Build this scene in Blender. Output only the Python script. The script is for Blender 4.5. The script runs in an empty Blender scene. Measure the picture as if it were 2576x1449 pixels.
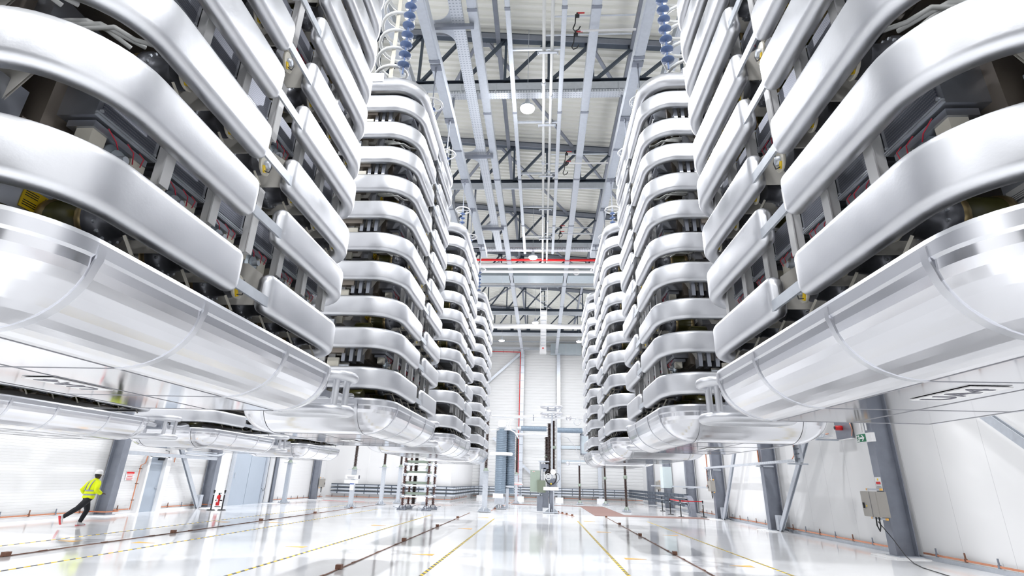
import bpy, math, random
from mathutils import Vector, Matrix, Euler
random.seed(7)
PI = math.pi
C = bpy.context.scene.collection
S = bpy.context.scene

# ------------------------------------------------------------------ camera, world, exposure
cam_d = bpy.data.cameras.new('camera')
cam = bpy.data.objects.new('camera', cam_d); C.objects.link(cam)
cam_d.sensor_width = 36.0
cam_d.lens = 1307.39 / 2576.0 * 36.0
cam_d.clip_end = 300
_p, _y, _r = .356024, .0625216, .027972
fwd = Vector((-math.sin(_y) * math.cos(_p), math.cos(_y) * math.cos(_p), math.sin(_p)))
rgt = Vector((math.cos(_y), math.sin(_y), 0)); upv = rgt.cross(fwd)
r2 = math.cos(_r) * rgt + math.sin(_r) * upv
u2 = -math.sin(_r) * rgt + math.cos(_r) * upv
m3 = Matrix((r2, u2, -fwd)).transposed()
cam.matrix_world = Matrix.Translation((0, 0, 1.8)) @ m3.to_4x4()
S.camera = cam
S.view_settings.view_transform = 'Standard'
S.view_settings.look = 'None'
S.view_settings.gamma = 1.0
S.view_settings.use_curve_mapping = False
S.view_settings.exposure = 0.30
S.cycles.max_bounces = 10
S.cycles.diffuse_bounces = 6
S.cycles.glossy_bounces = 6
S.cycles.transmission_bounces = 4
S.cycles.sample_clamp_indirect = 6.0
S.cycles.use_denoising = True
S.cycles.caustics_reflective = False
S.cycles.caustics_refractive = False
w = bpy.data.worlds.new('world'); S.world = w; w.use_nodes = True
w.node_tree.nodes['Background'].inputs[0].default_value = (.93, .95, 1, 1)
w.node_tree.nodes['Background'].inputs[1].default_value = .24

LAMP_W = 900.0
LAMPS = [(-.63, y) for y in (-12.6, 2.2, 16.6, 31.0, 45.8)] + \
        [(-7.9, y) for y in (-12.6, 2.2, 16.6, 31.0)] + [(-15.3, y) for y in (-5, 9.4, 23.8, 36.0)] + \
        [(6.4, y) for y in (-12.6, 2.2, 16.6, 31.0, 44.0)] + [(-4.2, 52.4), (3.8, 52.4)]
LAMP_Z = 15.4
for i, (lx, ly) in enumerate(LAMPS):
    ld = bpy.data.lights.new('high_bay_light', 'AREA'); ld.shape = 'DISK'; ld.size = .55
    ld.energy = LAMP_W * (.36 if (lx, ly) == (-15.3, 36.0) else .62 if lx in (6.4, -15.3) else .30 if ly > 50 else .6 if ly > 44 else .55 if ly < -4 else .66 if ly < 4 else 1.0); ld.color = (.97, .98, 1)
    lo = bpy.data.objects.new('high_bay_light', ld); C.objects.link(lo)
    lo.location = (lx, ly, LAMP_Z - .03)
    if lx > -9:                                     # added fill points under these lamps, put in to brighten the roof deck
        ud = bpy.data.lights.new('deck_fill_light', 'POINT'); ud.energy = LAMP_W * .16; ud.shadow_soft_size = .35; ud.color = (.98, .98, 1)
        uo = bpy.data.objects.new('deck_fill_light', ud); C.objects.link(uo); uo.location = (lx, ly, LAMP_Z - .45)

# ------------------------------------------------------------------ materials
def mat(name, col, rough=.5, metal=0., var=.0, scale=8., bump=0., bscale=40., stretch=(1, 1, 1), spec=.5, coat=0., emis=None, rvar=0., trans=0.):
    m = bpy.data.materials.new(name); m.use_nodes = True
    nt = m.node_tree; b = nt.nodes['Principled BSDF']
    b.inputs['Base Color'].default_value = (*col, 1); b.inputs['Roughness'].default_value = rough
    b.inputs['Metallic'].default_value = metal; b.inputs['Specular IOR Level'].default_value = spec
    b.inputs['Coat Weight'].default_value = coat; b.inputs['Coat Roughness'].default_value = .04
    b.inputs['Transmission Weight'].default_value = trans
    if emis:
        b.inputs['Emission Color'].default_value = (*emis[0], 1); b.inputs['Emission Strength'].default_value = emis[1]
    tc = nt.nodes.new('ShaderNodeTexCoord'); mp = nt.nodes.new('ShaderNodeMapping')
    mp.inputs['Scale'].default_value = stretch
    nt.links.new(tc.outputs['Object'], mp.inputs['Vector'])
    n = nt.nodes.new('ShaderNodeTexNoise'); n.inputs['Scale'].default_value = scale; n.inputs['Detail'].default_value = 4
    nt.links.new(mp.outputs[0], n.inputs['Vector'])
    mx = nt.nodes.new('ShaderNodeMix'); mx.data_type = 'RGBA'
    mx.inputs['A'].default_value = (*[c * (1 - var) for c in col], 1)
    mx.inputs['B'].default_value = (*[min(1, c * (1 + var)) for c in col], 1)
    nt.links.new(n.outputs['Fac'], mx.inputs['Factor']); nt.links.new(mx.outputs['Result'], b.inputs['Base Color'])
    if rvar:
        mr = nt.nodes.new('ShaderNodeMapRange')
        mr.inputs['From Min'].default_value = .3; mr.inputs['From Max'].default_value = .7
        mr.inputs['To Min'].default_value = rough - rvar; mr.inputs['To Max'].default_value = rough + rvar
        nt.links.new(n.outputs['Fac'], mr.inputs['Value']); nt.links.new(mr.outputs[0], b.inputs['Roughness'])
    if bump:
        n2 = nt.nodes.new('ShaderNodeTexNoise'); n2.inputs['Scale'].default_value = bscale
        nt.links.new(mp.outputs[0], n2.inputs['Vector'])
        bp = nt.nodes.new('ShaderNodeBump'); bp.inputs['Strength'].default_value = bump; bp.inputs['Distance'].default_value = .01
        nt.links.new(n2.outputs['Fac'], bp.inputs['Height']); nt.links.new(bp.outputs[0], b.inputs['Normal'])
    return m

def stripes(m, col2, axis, period, duty, slant=0., soft=0.):
    """mixes a second colour in periodic bands along an object axis (printed tape, joints, perforation)"""
    nt = m.node_tree; b = nt.nodes['Principled BSDF']
    tc = nt.nodes.new('ShaderNodeTexCoord'); sp = nt.nodes.new('ShaderNodeSeparateXYZ')
    nt.links.new(tc.outputs['Object'], sp.inputs[0])
    def mth(op, a, bb):
        k = nt.nodes.new('ShaderNodeMath'); k.operation = op
        for i, v in enumerate((a, bb)):
            if isinstance(v, (int, float)): k.inputs[i].default_value = v
            else: nt.links.new(v, k.inputs[i])
        return k.outputs[0]
    v = sp.outputs['XYZ'.index(axis)]
    if slant: v = mth('ADD', v, mth('MULTIPLY', sp.outputs[0 if axis != 'X' else 1], slant))
    f = mth('LESS_THAN', mth('FRACT', mth('DIVIDE', mth('ADD', v, 1000.), period), 0), duty)
    mx = nt.nodes.new('ShaderNodeMix'); mx.data_type = 'RGBA'
    l = b.inputs['Base Color'].links[0]; src = l.from_socket
    nt.links.new(src, mx.inputs['A']); mx.inputs['B'].default_value = (*col2, 1)
    nt.links.new(f, mx.inputs['Factor']); nt.links.new(mx.outputs['Result'], b.inputs['Base Color'])
    return m

M = {}
M['alu'] = mat('satin_aluminium', (.69, .70, .73), .41, 1., .10, 2.6, .05, 45, rvar=.09)
M['pan'] = mat('rolled_aluminium', (.74, .745, .775), .17, 1., .03, 3.0, .0, stretch=(1, .15, 1), rvar=.05)
M['panflat'] = mat('polished_aluminium', (.77, .78, .815), .07, 1., .02, 1.2, .02, 2.0)
M['band'] = mat('satin_rim_aluminium', (.69, .70, .735), .3, 1., .03, 3)
M['galv'] = mat('galvanised_steel', (.60, .635, .69), .42, .55, .14, 9, rvar=.1)
M['steel'] = mat('dark_roof_steel', (.07, .09, .12), .5, .3, .2, 6)
M['colsteel'] = mat('galvanised_column_steel', (.27, .29, .34), .45, .5, .25, 3.5, rvar=.1)
M['white'] = mat('white_paint', (.86, .86, .87), .4, 0, .03, 3)
M['beige'] = mat('pale_beige_board', (.62, .60, .56), .5, 0, .05, 12)
M['brown'] = mat('brown_steel_sheet', (.40, .345, .29), .35, .7, .2, 3)
M['boxgrey'] = mat('zinc_sheet', (.42, .44, .49), .35, .8, .1, 6)
M['mesh'] = stripes(stripes(mat('perforated_sheet', (.16, .17, .21), .4, .6, .1, 20), (.30, .31, .36), 'Z', .022, .42), (.17, .18, .22), 'Y', .014, .3)
M['dark'] = mat('dark_equipment', (.035, .035, .04), .5, .2, .3, 8)
M['stack'] = mat('brown_grey_valve_stack', (.20, .17, .145), .5, .2, .4, 4)
M['olive'] = mat('olive_glass_fibre', (.085, .08, .022), .3, .0, .35, 14, coat=.4)
M['gold'] = mat('brass_band', (.42, .32, .16), .35, .8, .1, 10)
M['flange'] = mat('dark_cast_flange', (.15, .155, .175), .36, .5, .25, 16)
M['cream'] = mat('cream_plastic', (.72, .69, .60), .4, 0, .06, 9)
M['yellow'] = mat('yellow_tag', (.90, .62, .02), .5, 0, .03, 9)
M['red'] = mat('signal_red', (.70, .015, .02), .4, 0, .05, 9)
M['wire'] = mat('red_wire', (.55, .02, .05), .4, 0, .05, 9)
M['black'] = mat('black_rubber', (.012, .012, .014), .5, 0, .2, 9)
M['pipe'] = mat('white_cooling_pipe', (.78, .79, .78), .35, 0, .04, 6)
M['copper'] = mat('copper_bar', (.80, .36, .22), .34, .85, .18, 7)
M['oldcopper'] = mat('tarnished_copper', (.24, .12, .08), .45, .4, .3, 9)
M['insul'] = mat('brown_porcelain', (.045, .022, .018), .25, 0, .25, 12, coat=.3)
M['ceramic'] = mat('red_brown_porcelain', (.085, .03, .024), .25, 0, .2, 12, coat=.3)
M['green'] = mat('grey_green_paint', (.30, .36, .30), .5, 0, .06, 9)
M['bluegrey'] = mat('grey_blue_door_paint', (.40, .455, .53), .35, 0, .03, 4)
M['blueglass'] = mat('blue_grey_composite', (.11, .17, .33), .35, 0, .12, 9)
M['silver'] = mat('silver_ribbed_housing', (.27, .34, .42), .35, .3, .1, 9)
M['paper'] = mat('white_sign_board', (.86, .86, .86), .5, 0, .02, 9)
M['joint'] = mat('grey_joint_line', (.42, .42, .45), .5, .3)
M['ink'] = mat('printed_grey_ink', (.16, .16, .19), .6, 0, .05, 30)
M['exitgreen'] = mat('exit_sign_green', (.0, .17, .075), .4, 0, .03, 9)
M['orange'] = mat('orange_marker', (.93, .50, .10), .5, 0, .05, 9)
M['mat'] = stripes(mat('brown_ribbed_matting', (.27, .165, .145), .8, 0, .15, 30), (.22, .13, .115), 'Y', .25, .4)
M['lamp'] = mat('lit_lamp_lens', (1, 1, 1), .4, emis=((1, 1, 1), 40.))
M['tape'] = stripes(mat('hazard_tape', (.86, .62, .02), .5, 0, .04, 9), (.10, .10, .105), 'Y', .30, .5, 1.0)
M['boxbeige'] = mat('taupe_enclosure_paint', (.38, .36, .33), .45, .1, .04, 12)
M['deck'] = mat('cream_white_roof_deck', (.88, .88, .835), .5, 0, .03, 2)
M['wallw'] = mat('white_wall_panel', (.80, .80, .806), .38, 0, .02, .8)
M['wallr'] = stripes(mat('white_flat_wall_panel', (.82, .82, .826), .4, 0, .02, .8), (.60, .60, .61), 'Y', 1.61, .008)
M['wallf'] = mat('white_ribbed_wall_panel', (.76, .765, .77), .42, 0, .02, .8)
def floor_mat():
    m = mat('white_epoxy_floor', (.90, .905, .92), .09, 0, .012, .35, .012, 1.4, spec=.45, coat=.0, rvar=.03)
    return m
M['floor'] = floor_mat()
M['hivis'] = mat('hi_vis_yellow_fabric', (.80, .92, .0), .7, 0, .08, 14, emis=None)
M['reflect'] = mat('silver_reflective_band', (.38, .40, .44), .4, .4, .05, 9)
M['trousers'] = mat('black_work_trousers', (.014, .015, .02), .8, 0, .3, 10)
M['skin'] = mat('skin', (.10, .055, .035), .55, 0, .1, 14)
M['helmet'] = mat('white_helmet_shell', (.86, .86, .87), .3, 0, .02, 9)
M['shoe'] = mat('white_red_shoe', (.62, .36, .38), .6, 0, .2, 12)
M['panelgrey'] = mat('galvanised_duct_sheet', (.55, .62, .67), .35, .7, .08, 3)

# ------------------------------------------------------------------ mesh builder
class MB:
    def __init__(s): s.v = []; s.f = []; s.m = []; s.sm = []
    def add(s, vs, fs, m=0, smooth=False):
        o = len(s.v); s.v += [tuple(q) for q in vs]
        for f in fs: s.f.append([o + i for i in f]); s.m.append(m); s.sm.append(smooth)
        return s
    def box(s, c, d, m=0, rot=None):
        hx, hy, hz = d[0] / 2, d[1] / 2, d[2] / 2
        vs = [Vector((x, y, z)) for x in (-hx, hx) for y in (-hy, hy) for z in (-hz, hz)]
        if rot: R = Euler(rot).to_matrix(); vs = [R @ q for q in vs]
        cv = Vector(c)
        return s.add([q + cv for q in vs], [(0, 1, 3, 2), (4, 6, 7, 5), (0, 4, 5, 1), (2, 3, 7, 6), (0, 2, 6, 4), (1, 5, 7, 3)], m)
    def bar(s, a, b, wd, ht, m=0, up=(0, 0, 1)):
        a, b = Vector(a), Vector(b); d = (b - a).normalized(); u = Vector(up)
        if abs(d.dot(u)) > .98: u = Vector((1, 0, 0))
        sd = d.cross(u).normalized(); u = sd.cross(d)
        vs = [p + sd * (i * wd / 2) + u * (j * ht / 2) for p in (a, b) for i, j in ((-1, -1), (1, -1), (1, 1), (-1, 1))]
        return s.add(vs, [(3, 2, 1, 0), (4, 5, 6, 7), (0, 1, 5, 4), (1, 2, 6, 5), (2, 3, 7, 6), (3, 0, 4, 7)], m)
    def ibeam(s, a, b, wd, ht, t=.025, m=0, up=(0, 0, 1)):
        a, b = Vector(a), Vector(b); d = (b - a).normalized(); u = Vector(up)
        sd = d.cross(u).normalized(); u = sd.cross(d)
        o = u * (ht / 2 - t / 2)
        s.bar(a + o, b + o, wd, t, m, u); s.bar(a - o, b - o, wd, t, m, u)
        return s.bar(a, b, t, ht - 2 * t, m, u)
    def lathe(s, prof, o, ax=(0, 0, 1), n=16, m=0, smooth=True, cap=True):
        o = Vector(o); ax = Vector(ax).normalized()
        t = Vector((1, 0, 0)) if abs(ax.x) < .9 else Vector((0, 1, 0))
        e1 = ax.cross(t).normalized(); e2 = ax.cross(e1)
        vs = []
        for r, h in prof:
            for k in range(n):
                a = 2 * PI * k / n; vs.append(o + ax * h + e1 * (r * math.cos(a)) + e2 * (r * math.sin(a)))
        fs = []
        for i in range(len(prof) - 1):
            for k in range(n):
                k2 = (k + 1) % n; fs.append((i * n + k, i * n + k2, (i + 1) * n + k2, (i + 1) * n + k))
        s.add(vs, fs, m, smooth)
        if cap:
            L = len(prof) - 1
            s.add([vs[k] for k in range(n)], [tuple(range(n - 1, -1, -1))], m)
            s.add([vs[L * n + k] for k in range(n)], [tuple(range(n))], m)
        return s
    def cyl(s, a, b, r, n=12, m=0, smooth=True):
        a, b = Vector(a), Vector(b)
        return s.lathe([(r, 0), (r, (b - a).length)], a, b - a, n, m, smooth)
    def tube(s, pts, r, n=8, m=0, closed=False):
        pts = [Vector(p) for p in pts]; N = len(pts); vs = []; prev = None
        for i, p in enumerate(pts):
            if closed: d = pts[(i + 1) % N] - pts[i - 1]
            else: d = pts[min(i + 1, N - 1)] - pts[max(i - 1, 0)]
            d.normalize()
            if prev is None:
                t = Vector((0, 0, 1)) if abs(d.z) < .9 else Vector((1, 0, 0))
                e = d.cross(t).normalized()
            else: e = (prev - d * prev.dot(d)).normalized()
            prev = e; g = d.cross(e)
            for k in range(n):
                a = 2 * PI * k / n; vs.append(p + e * (r * math.cos(a)) + g * (r * math.sin(a)))
        fs = []
        for i in range(N if closed else N - 1):
            j = (i + 1) % N
            for k in range(n):
                k2 = (k + 1) % n; fs.append((i * n + k, i * n + k2, j * n + k2, j * n + k))
        s.add(vs, fs, m, True)
        if not closed:
            s.add(vs[:n], [tuple(range(n - 1, -1, -1))], m); s.add(vs[-n:], [tuple(range(n))], m)
        return s
    def prism(s, poly, z0, z1, m=0):
        n = len(poly); vs = [(x, y, z0) for x, y in poly] + [(x, y, z1) for x, y in poly]
        fs = [tuple(range(n - 1, -1, -1)), tuple(range(n, 2 * n))] + [(i, (i + 1) % n, n + (i + 1) % n, n + i) for i in range(n)]
        return s.add(vs, fs, m)
    def loops(s, loops, m=0, smooth=True, close=True, cap0=False, cap1=False):
        n = len(loops[0]); vs = [p for l in loops for p in l]; fs = []
        for i in range(len(loops) - 1):
            for k in range(n if close else n - 1):
                k2 = (k + 1) % n; fs.append((i * n + k, i * n + k2, (i + 1) * n + k2, (i + 1) * n + k))
        mm = m if isinstance(m, list) else None
        if mm:
            for i in range(len(loops) - 1):
                s.add(list(loops[i]) + list(loops[i + 1]), [(k, (k + 1) % n, n + (k + 1) % n, n + k) for k in range(n if close else n - 1)], mm[i], smooth)
        else: s.add(vs, fs, m, smooth)
        if cap0: s.add(loops[0], [tuple(range(n - 1, -1, -1))], mm[0] if mm else m)
        if cap1: s.add(loops[-1], [tuple(range(n))], mm[-1] if mm else m)
        return s
    def mesh(s, name, mats, weld=False):
        me = bpy.data.meshes.new(name); me.from_pydata(s.v, [], s.f)
        for q in mats: me.materials.append(M[q] if isinstance(q, str) else q)
        me.polygons.foreach_set('material_index', s.m); me.polygons.foreach_set('use_smooth', s.sm)
        if weld:
            import bmesh
            bm = bmesh.new(); bm.from_mesh(me); bmesh.ops.remove_doubles(bm, verts=bm.verts, dist=1e-5)
            bmesh.ops.recalc_face_normals(bm, faces=bm.faces); bm.to_mesh(me); bm.free()
        me.update(); return me

def taper(mb, path, radii, m=0, n=14):
    P = [Vector(q) for q in path]; L = []; pe = None
    for i, q in enumerate(P):
        d = (P[min(i + 1, len(P) - 1)] - P[max(i - 1, 0)]).normalized()
        e = (pe - d * pe.dot(d)).normalized() if pe else d.cross(Vector((0, 1, 0)) if abs(d.y) < .9 else Vector((1, 0, 0))).normalized()
        pe = e; g = d.cross(e); r = radii[i] if isinstance(radii[i], tuple) else (radii[i], radii[i])
        L.append([q + e * (r[0] * math.cos(2 * PI * k / n)) + g * (r[1] * math.sin(2 * PI * k / n)) for k in range(n)])
    return mb.loops(L, m, True, True, True, True)

def link(name, me, parent=None, loc=(0, 0, 0), rot=(0, 0, 0), label=None):
    o = bpy.data.objects.new(name, me); C.objects.link(o); o.location = loc; o.rotation_euler = rot
    if parent: o.parent = parent
    if label: o['label'] = label
    return o
def part(name, mb, mats, parent, loc=(0, 0, 0), rot=(0, 0, 0), label=None):
    return link(name, mb.mesh(name, mats), parent, loc, rot, label)
def thing(name, label, cat, loc=(0, 0, 0), group=None, rot=(0, 0, 0)):
    o = bpy.data.objects.new(name, None); C.objects.link(o); o.location = loc; o.rotation_euler = rot
    o.empty_display_size = .3
    o['label'] = label; o['category'] = cat; o['kind'] = 'thing'
    if group: o['group'] = group
    return o
def solo(name, mb, mats, label, cat, group=None, loc=(0, 0, 0), rot=(0, 0, 0)):
    o = part(name, mb, mats, None, loc, rot); o['label'] = label; o['category'] = cat; o['kind'] = 'thing'
    if group: o['group'] = group
    return o
def struct(name, mb, mats, parent=None):
    o = part(name, mb, mats, parent)
    if not parent: o['kind'] = 'structure'
    return o
def copy_tree(o, parent=None):
    c = o.copy(); C.objects.link(c); c.parent = parent
    for ch in o.children: copy_tree(ch, c)
    return c
def text(name, body, size, parent, mtx, m='ink', depth=.002):
    cu = bpy.data.curves.new(name, 'FONT'); cu.body = body; cu.size = size; cu.extrude = depth
    cu.align_x = 'CENTER'; cu.align_y = 'CENTER'; cu.materials.append(M[m])
    q = bpy.data.objects.new(name, cu)
    me = bpy.data.meshes.new_from_object(q); bpy.data.objects.remove(q)
    o = bpy.data.objects.new(name, me); C.objects.link(o); o.parent = parent; o.matrix_local = mtx
    return o
def frame(origin, x, y):
    x = Vector(x).normalized(); y = Vector(y).normalized(); z = x.cross(y)
    q = Matrix((x, y, z)).transposed().to_4x4(); q.translation = Vector(origin); return q
def arc(cx, cy, r, a0, a1, n): return [(cx + r * math.cos(a0 + (a1 - a0) * i / n), cy + r * math.sin(a0 + (a1 - a0) * i / n)) for i in range(n + 1)]
def rrect(x0, x1, y0, y1, r, n=8):
    return arc(x1 - r, y1 - r, r, 0, PI / 2, n) + arc(x0 + r, y1 - r, r, PI / 2, PI, n) + arc(x0 + r, y0 + r, r, PI, 1.5 * PI, n) + arc(x1 - r, y0 + r, r, 1.5 * PI, 2 * PI, n)

XL, XR = -18.75, 11.15          # side walls
YB, YF = -14.0, 61.5            # open end behind the camera, far wall
YI, XI = 47.0, -7.7             # block in the far left corner
def roof_z(x): return 19.45 - .09 * x
exec_parts = []
# ------------------------------------------------------------------ setting
struct('floor', MB().add([(XL, YB, 0), (XR, YB, 0), (XR, YF, 0), (XL, YF, 0)], [(0, 1, 2, 3)]), ['floor'])
struct('wall_right', MB().box((XR + .1, (YB + YF) / 2, 9.5), (.2, YF - YB, 19)), ['wallr'])
mb = MB(); z = 0.                                   # left wall: fine horizontal ribs
prof = []
while z < 21.3: prof += [(0, z), (0, z + .085), (-.006, z + .09), (-.006, z + .1)]; z += .105
mb.add([(XL + d, y, zz) for d, zz in prof for y in (YB, YF)], [(2 * i, 2 * i + 1, 2 * i + 3, 2 * i + 2) for i in range(len(prof) - 1)])
struct('wall_left', mb, ['wallw'])
mb = MB(); prof = []; z = 0.                        # far wall: wide horizontal ribs
while z < 20.4: prof += [(0, z), (0, z + .22), (.035, z + .245), (.035, z + .315), (0, z + .34)]; z += .34
mb.add([(x, YF - .05 + d, zz) for d, zz in prof for x in (XR, XI)], [(2 * i, 2 * i + 1, 2 * i + 3, 2 * i + 2) for i in range(len(prof) - 1)])
struct('wall_far', mb, ['wallf'])
mb = MB().box(((XL + XI) / 2, (YI + YF) / 2, 10.4), (XI - XL, YF - YI, 20.8))
for xx in (-15.0, -11.4): mb.box((xx, YI - .004, 5), (.03, .008, 10), 1)
struct('wall_corner_block', mb, ['wallw', 'paper'])
mb = MB(); prof = []; y = YB                        # roof deck: trapezoid ribs running across the hall
while y < YF: prof += [(y, 0), (y + .14, 0), (y + .18, .12), (y + .31, .12), (y + .35, 0)]; y += .35
mb.add([(x, yy, roof_z(x) + d) for yy, d in prof for x in (XL, XR)], [(2 * i, 2 * i + 1, 2 * i + 3, 2 * i + 2) for i in range(len(prof) - 1)])
struct('ceiling', mb, ['deck'])
struct('baseboard_right', MB().box((XR - .03, 23.75, .05), (.06, YF - YB, .1)), ['galv'])
struct('baseboard_left', MB().box((XL + .03, (YB + YI) / 2, .05), (.06, YI - YB, .1)), ['white'])

# ------------------------------------------------------------------ roof steel
ORD = ['first', 'second', 'third', 'fourth', 'fifth', 'sixth', 'seventh', 'eighth', 'ninth', 'tenth', 'eleventh', 'twelfth']
TY = [16.8 + 7.4 * k for k in range(6)]
for k, ty in enumerate(TY):
    t = thing('roof_truss', 'dark steel roof truss with diagonals, %s from the near end' % ORD[k], 'roof truss', (0, ty, 0), 'roof trusses across the hall')
    x0 = XL + .1 if ty < YI - 1 else XI + .15
    part('bottom_chord', MB().ibeam((x0, 0, 16.84), (XR - .1, 0, 16.84), .26, .30, .03), ['steel'], t)
    part('top_chord', MB().ibeam((x0, 0, roof_z(x0) - .30), (XR - .1, 0, roof_z(XR) - .30), .28, .30, .03), ['steel'], t)
    xs = [q for q in [-17.6 + 1.78 * i for i in range(17)] if q > x0]
    part('carrier_beam', MB().box(((x0 + XR - .1) / 2, -.22, 16.52), (XR - .1 - x0, .10, .34)).box(((x0 + XR - .1) / 2, -.12, 16.66), (XR - .1 - x0, .24, .06)), ['galv'], t)
    part('lit_web_strip', MB().bar((x0, -.16, roof_z(x0) - .36), (XR - .1, -.16, roof_z(XR) - .36), .03, .26), ['colsteel'], t)  # added paler strip, imitates the lit web of the top chord
    for i, x in enumerate(xs):
        part('vertical', MB().bar((x, 0, 16.95), (x, 0, roof_z(x) - .4), .10, .10), ['steel'], t)
        if i + 1 < len(xs):
            x2 = xs[i + 1]
            part('diagonal', MB().bar((x + .08, 0, 17.0), (x2 - .08, 0, roof_z(x2) - .45), .13, .11).box((x + .12, 0, 17.05), (.36, .03, .26)).box((x2 - .12, 0, roof_z(x2) - .55), (.36, .03, .26)), ['steel'], t)
for k in range(5):                                   # bracing in the plane of the roof
    y0, y1 = TY[k], TY[k + 1]
    for (xa, xb) in ((-2.4, 1.6), (2.0, 6.0), (-2.8, -6.6)):
        if k % 2: xa, xb = xa, xb
        o = solo('roof_brace', MB().bar((xa, y0 + .2, roof_z(xa) - .34), (xb, y1 - .2, roof_z(xb) - .34), .14, .10).box((xa, y0 + .25, roof_z(xa) - .36), (.5, .4, .02)), ['colsteel'],
             'grey diagonal brace under the roof deck between the %s and %s trusses' % (ORD[k], ORD[k + 1]), 'roof brace', 'roof braces between the %s and %s trusses' % (ORD[k], ORD[k + 1]))
for x, nm in ((-1.9, 'left of the white pipes'), (3.6, 'right of the white pipes'), (-7.6, 'over the left tower aisle')):
    solo('roof_beam', MB().bar((x, TY[0] - 8, roof_z(x) - .55), (x, YF - .3, roof_z(x) - .55), .18, .2), ['colsteel'],
         'long grey roof beam above the trusses, %s' % nm, 'roof beam', 'long beams under the roof deck')

# long galvanised rails under the trusses
def rail(x, zc, wd, ht, y0, y1, label, m='galv'):
    t = thing('ceiling_rail', label, 'ceiling rail', (x, y0, zc), 'galvanised rails hung from the trusses')
    mb = MB().box((0, (y1 - y0) / 2, 0), (wd, y1 - y0, ht)).box((0, (y1 - y0) / 2, -ht / 2 - .006), (wd * .72, y1 - y0, .012))
    part('rail_profile', mb, [m], t)
    for y in range(int(y0) + 2, int(y1), 5):
        part('splice_plate', MB().box((0, y + .37 - y0, -ht / 2 - .012), (wd + .03, .12, .018)), ['colsteel'], t)
    for ty in TY:
        if y0 < ty < y1: part('hanger', MB().box((0, ty - y0, (16.69 - zc + ht / 2) / 2), (.09, .09, 16.69 - zc - ht / 2)).box((0, ty - y0, 16.69 - zc - .02), (.3, .2, .03)), ['colsteel'], t)
    return t
rail(-2.3, 16.05, .30, .30, 5, 60, 'wide galvanised rail left of the aisle middle, running the whole hall')
rail(1.66, 16.05, .30, .30, 5, 60, 'wide galvanised rail right of the white pipes, running the whole hall')
rail(-1.17, 16.0, .16, .18, 5, 31.4, 'narrow galvanised rail left of the white pipes')
rail(.65, 16.0, .16, .18, 5, 31.4, 'narrow galvanised rail just right of the white pipes')
for x, nm in ((-3.62, 'inner hanging rail over the left tower row'), (-4.75, 'outer hanging rail over the left tower row'), (3.08, 'inner hanging rail over the right tower row'), (4.2, 'outer hanging rail over the right tower row')):
    rail(x, 14.98, .34, .36, 1, 29.5, 'heavy galvanised %s' % nm)
for i, x in enumerate((0., .28)):
    t = thing('ceiling_pipe', 'thin silver white pipe along the ceiling, %s of a close pair' % ('left' if i == 0 else 'right'), 'pipe', (x, 0, 15.95), 'pair of silver pipes along the ceiling')
    part('pipe_run', MB().cyl((0, 4, 0), (0, 32.9, 0), .058, 12), ['pipe'], t)
    for y in (9.9, 15.7, 20.9, 26.1, 30.4): part('coupling', MB().cyl((0, y + i * .7, 0), (0, y + .14 + i * .7, 0), .085, 12), ['galv'], t)
for k, y in enumerate((10.6, 14.15, 18.1, 22.0, 25.3, 29.0)):
    solo('pipe_clamp', MB().box((.14, y, 15.85), (.74, .08, .05)).box((-.2, y, 15.81), (.04, .06, .1)).box((.48, y, 15.81), (.04, .06, .1)).box((-.3, y + .03, 16.04), (1.75, .07, .09)), ['galv'],
         'small galvanised clamp bar under the two white pipes, %s from the near end' % ORD[k], 'pipe clamp', 'clamp bars under the ceiling pipes')

# perforated tray with curved branches, and the bars that carry them
M['tray'] = stripes(stripes(mat('perforated_galvanised_tray', (.74, .77, .82), .4, .4, .06, 10), (.42, .46, .52), 'Y', .11, .32), (.74, .77, .82), 'X', .11, .5)
BR = [5.6, 13.0, 20.3, 27.6]
mb = MB().box((-2.83, 16, 15.92), (.40, 30, .02)).box((-3.03, 16, 15.97), (.012, 30, .10)).box((-2.63, 16, 15.97), (.012, 30, .10))
t = thing('cable_tray', 'white perforated cable tray along the ceiling with curved branches', 'cable tray')
part('tray_run', mb, ['tray'], t)
for y in BR:
    poly = [(-3.03, y - .75)] + [(-3.03 - .5 * (1 - math.cos(a)), y - .75 + .5 * math.sin(a)) for a in [PI / 2 * i / 6 for i in range(1, 7)]] + [(-4.1, y - .25), (-4.1, y + .25)] + \
           [(-3.53 + .5 * math.sin(a), y + .25 + .5 * (1 - math.cos(a))) for a in [PI / 2 * i / 6 for i in range(0, 7)]]
    part('tray_branch', MB().prism(poly, 15.905, 15.93), ['galv'], t)
for k, y in enumerate(BR):
    solo('tray_support', MB().bar((-3.62, y - .1, 15.78), (-2.3, y - .1, 15.78), .12, .14), ['colsteel'], 'short grey cross bar under the perforated tray, %s from the near end' % ORD[k], 'cross bar', 'cross bars under the perforated tray')
for k, y in enumerate((TY[0] + .05, TY[2] + .05)):
    t = thing('cross_cable_tray', 'perforated cable tray hung across the aisle under the %s truss' % ('first' if k == 0 else 'third'), 'cable tray', (0, y - .15, 16.2))
    part('tray_run', MB().box((-.35, 0, 0), (7.1, .34, .02)).box((-.35, -.17, .05), (7.1, .012, .1)), ['tray'], t)
    for x in (-3.3, -1.9, -.1, 1.25, 2.95): part('strap', MB().box((x, -.19, .2), (.05, .012, .5)), ['galv'], t)
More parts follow.
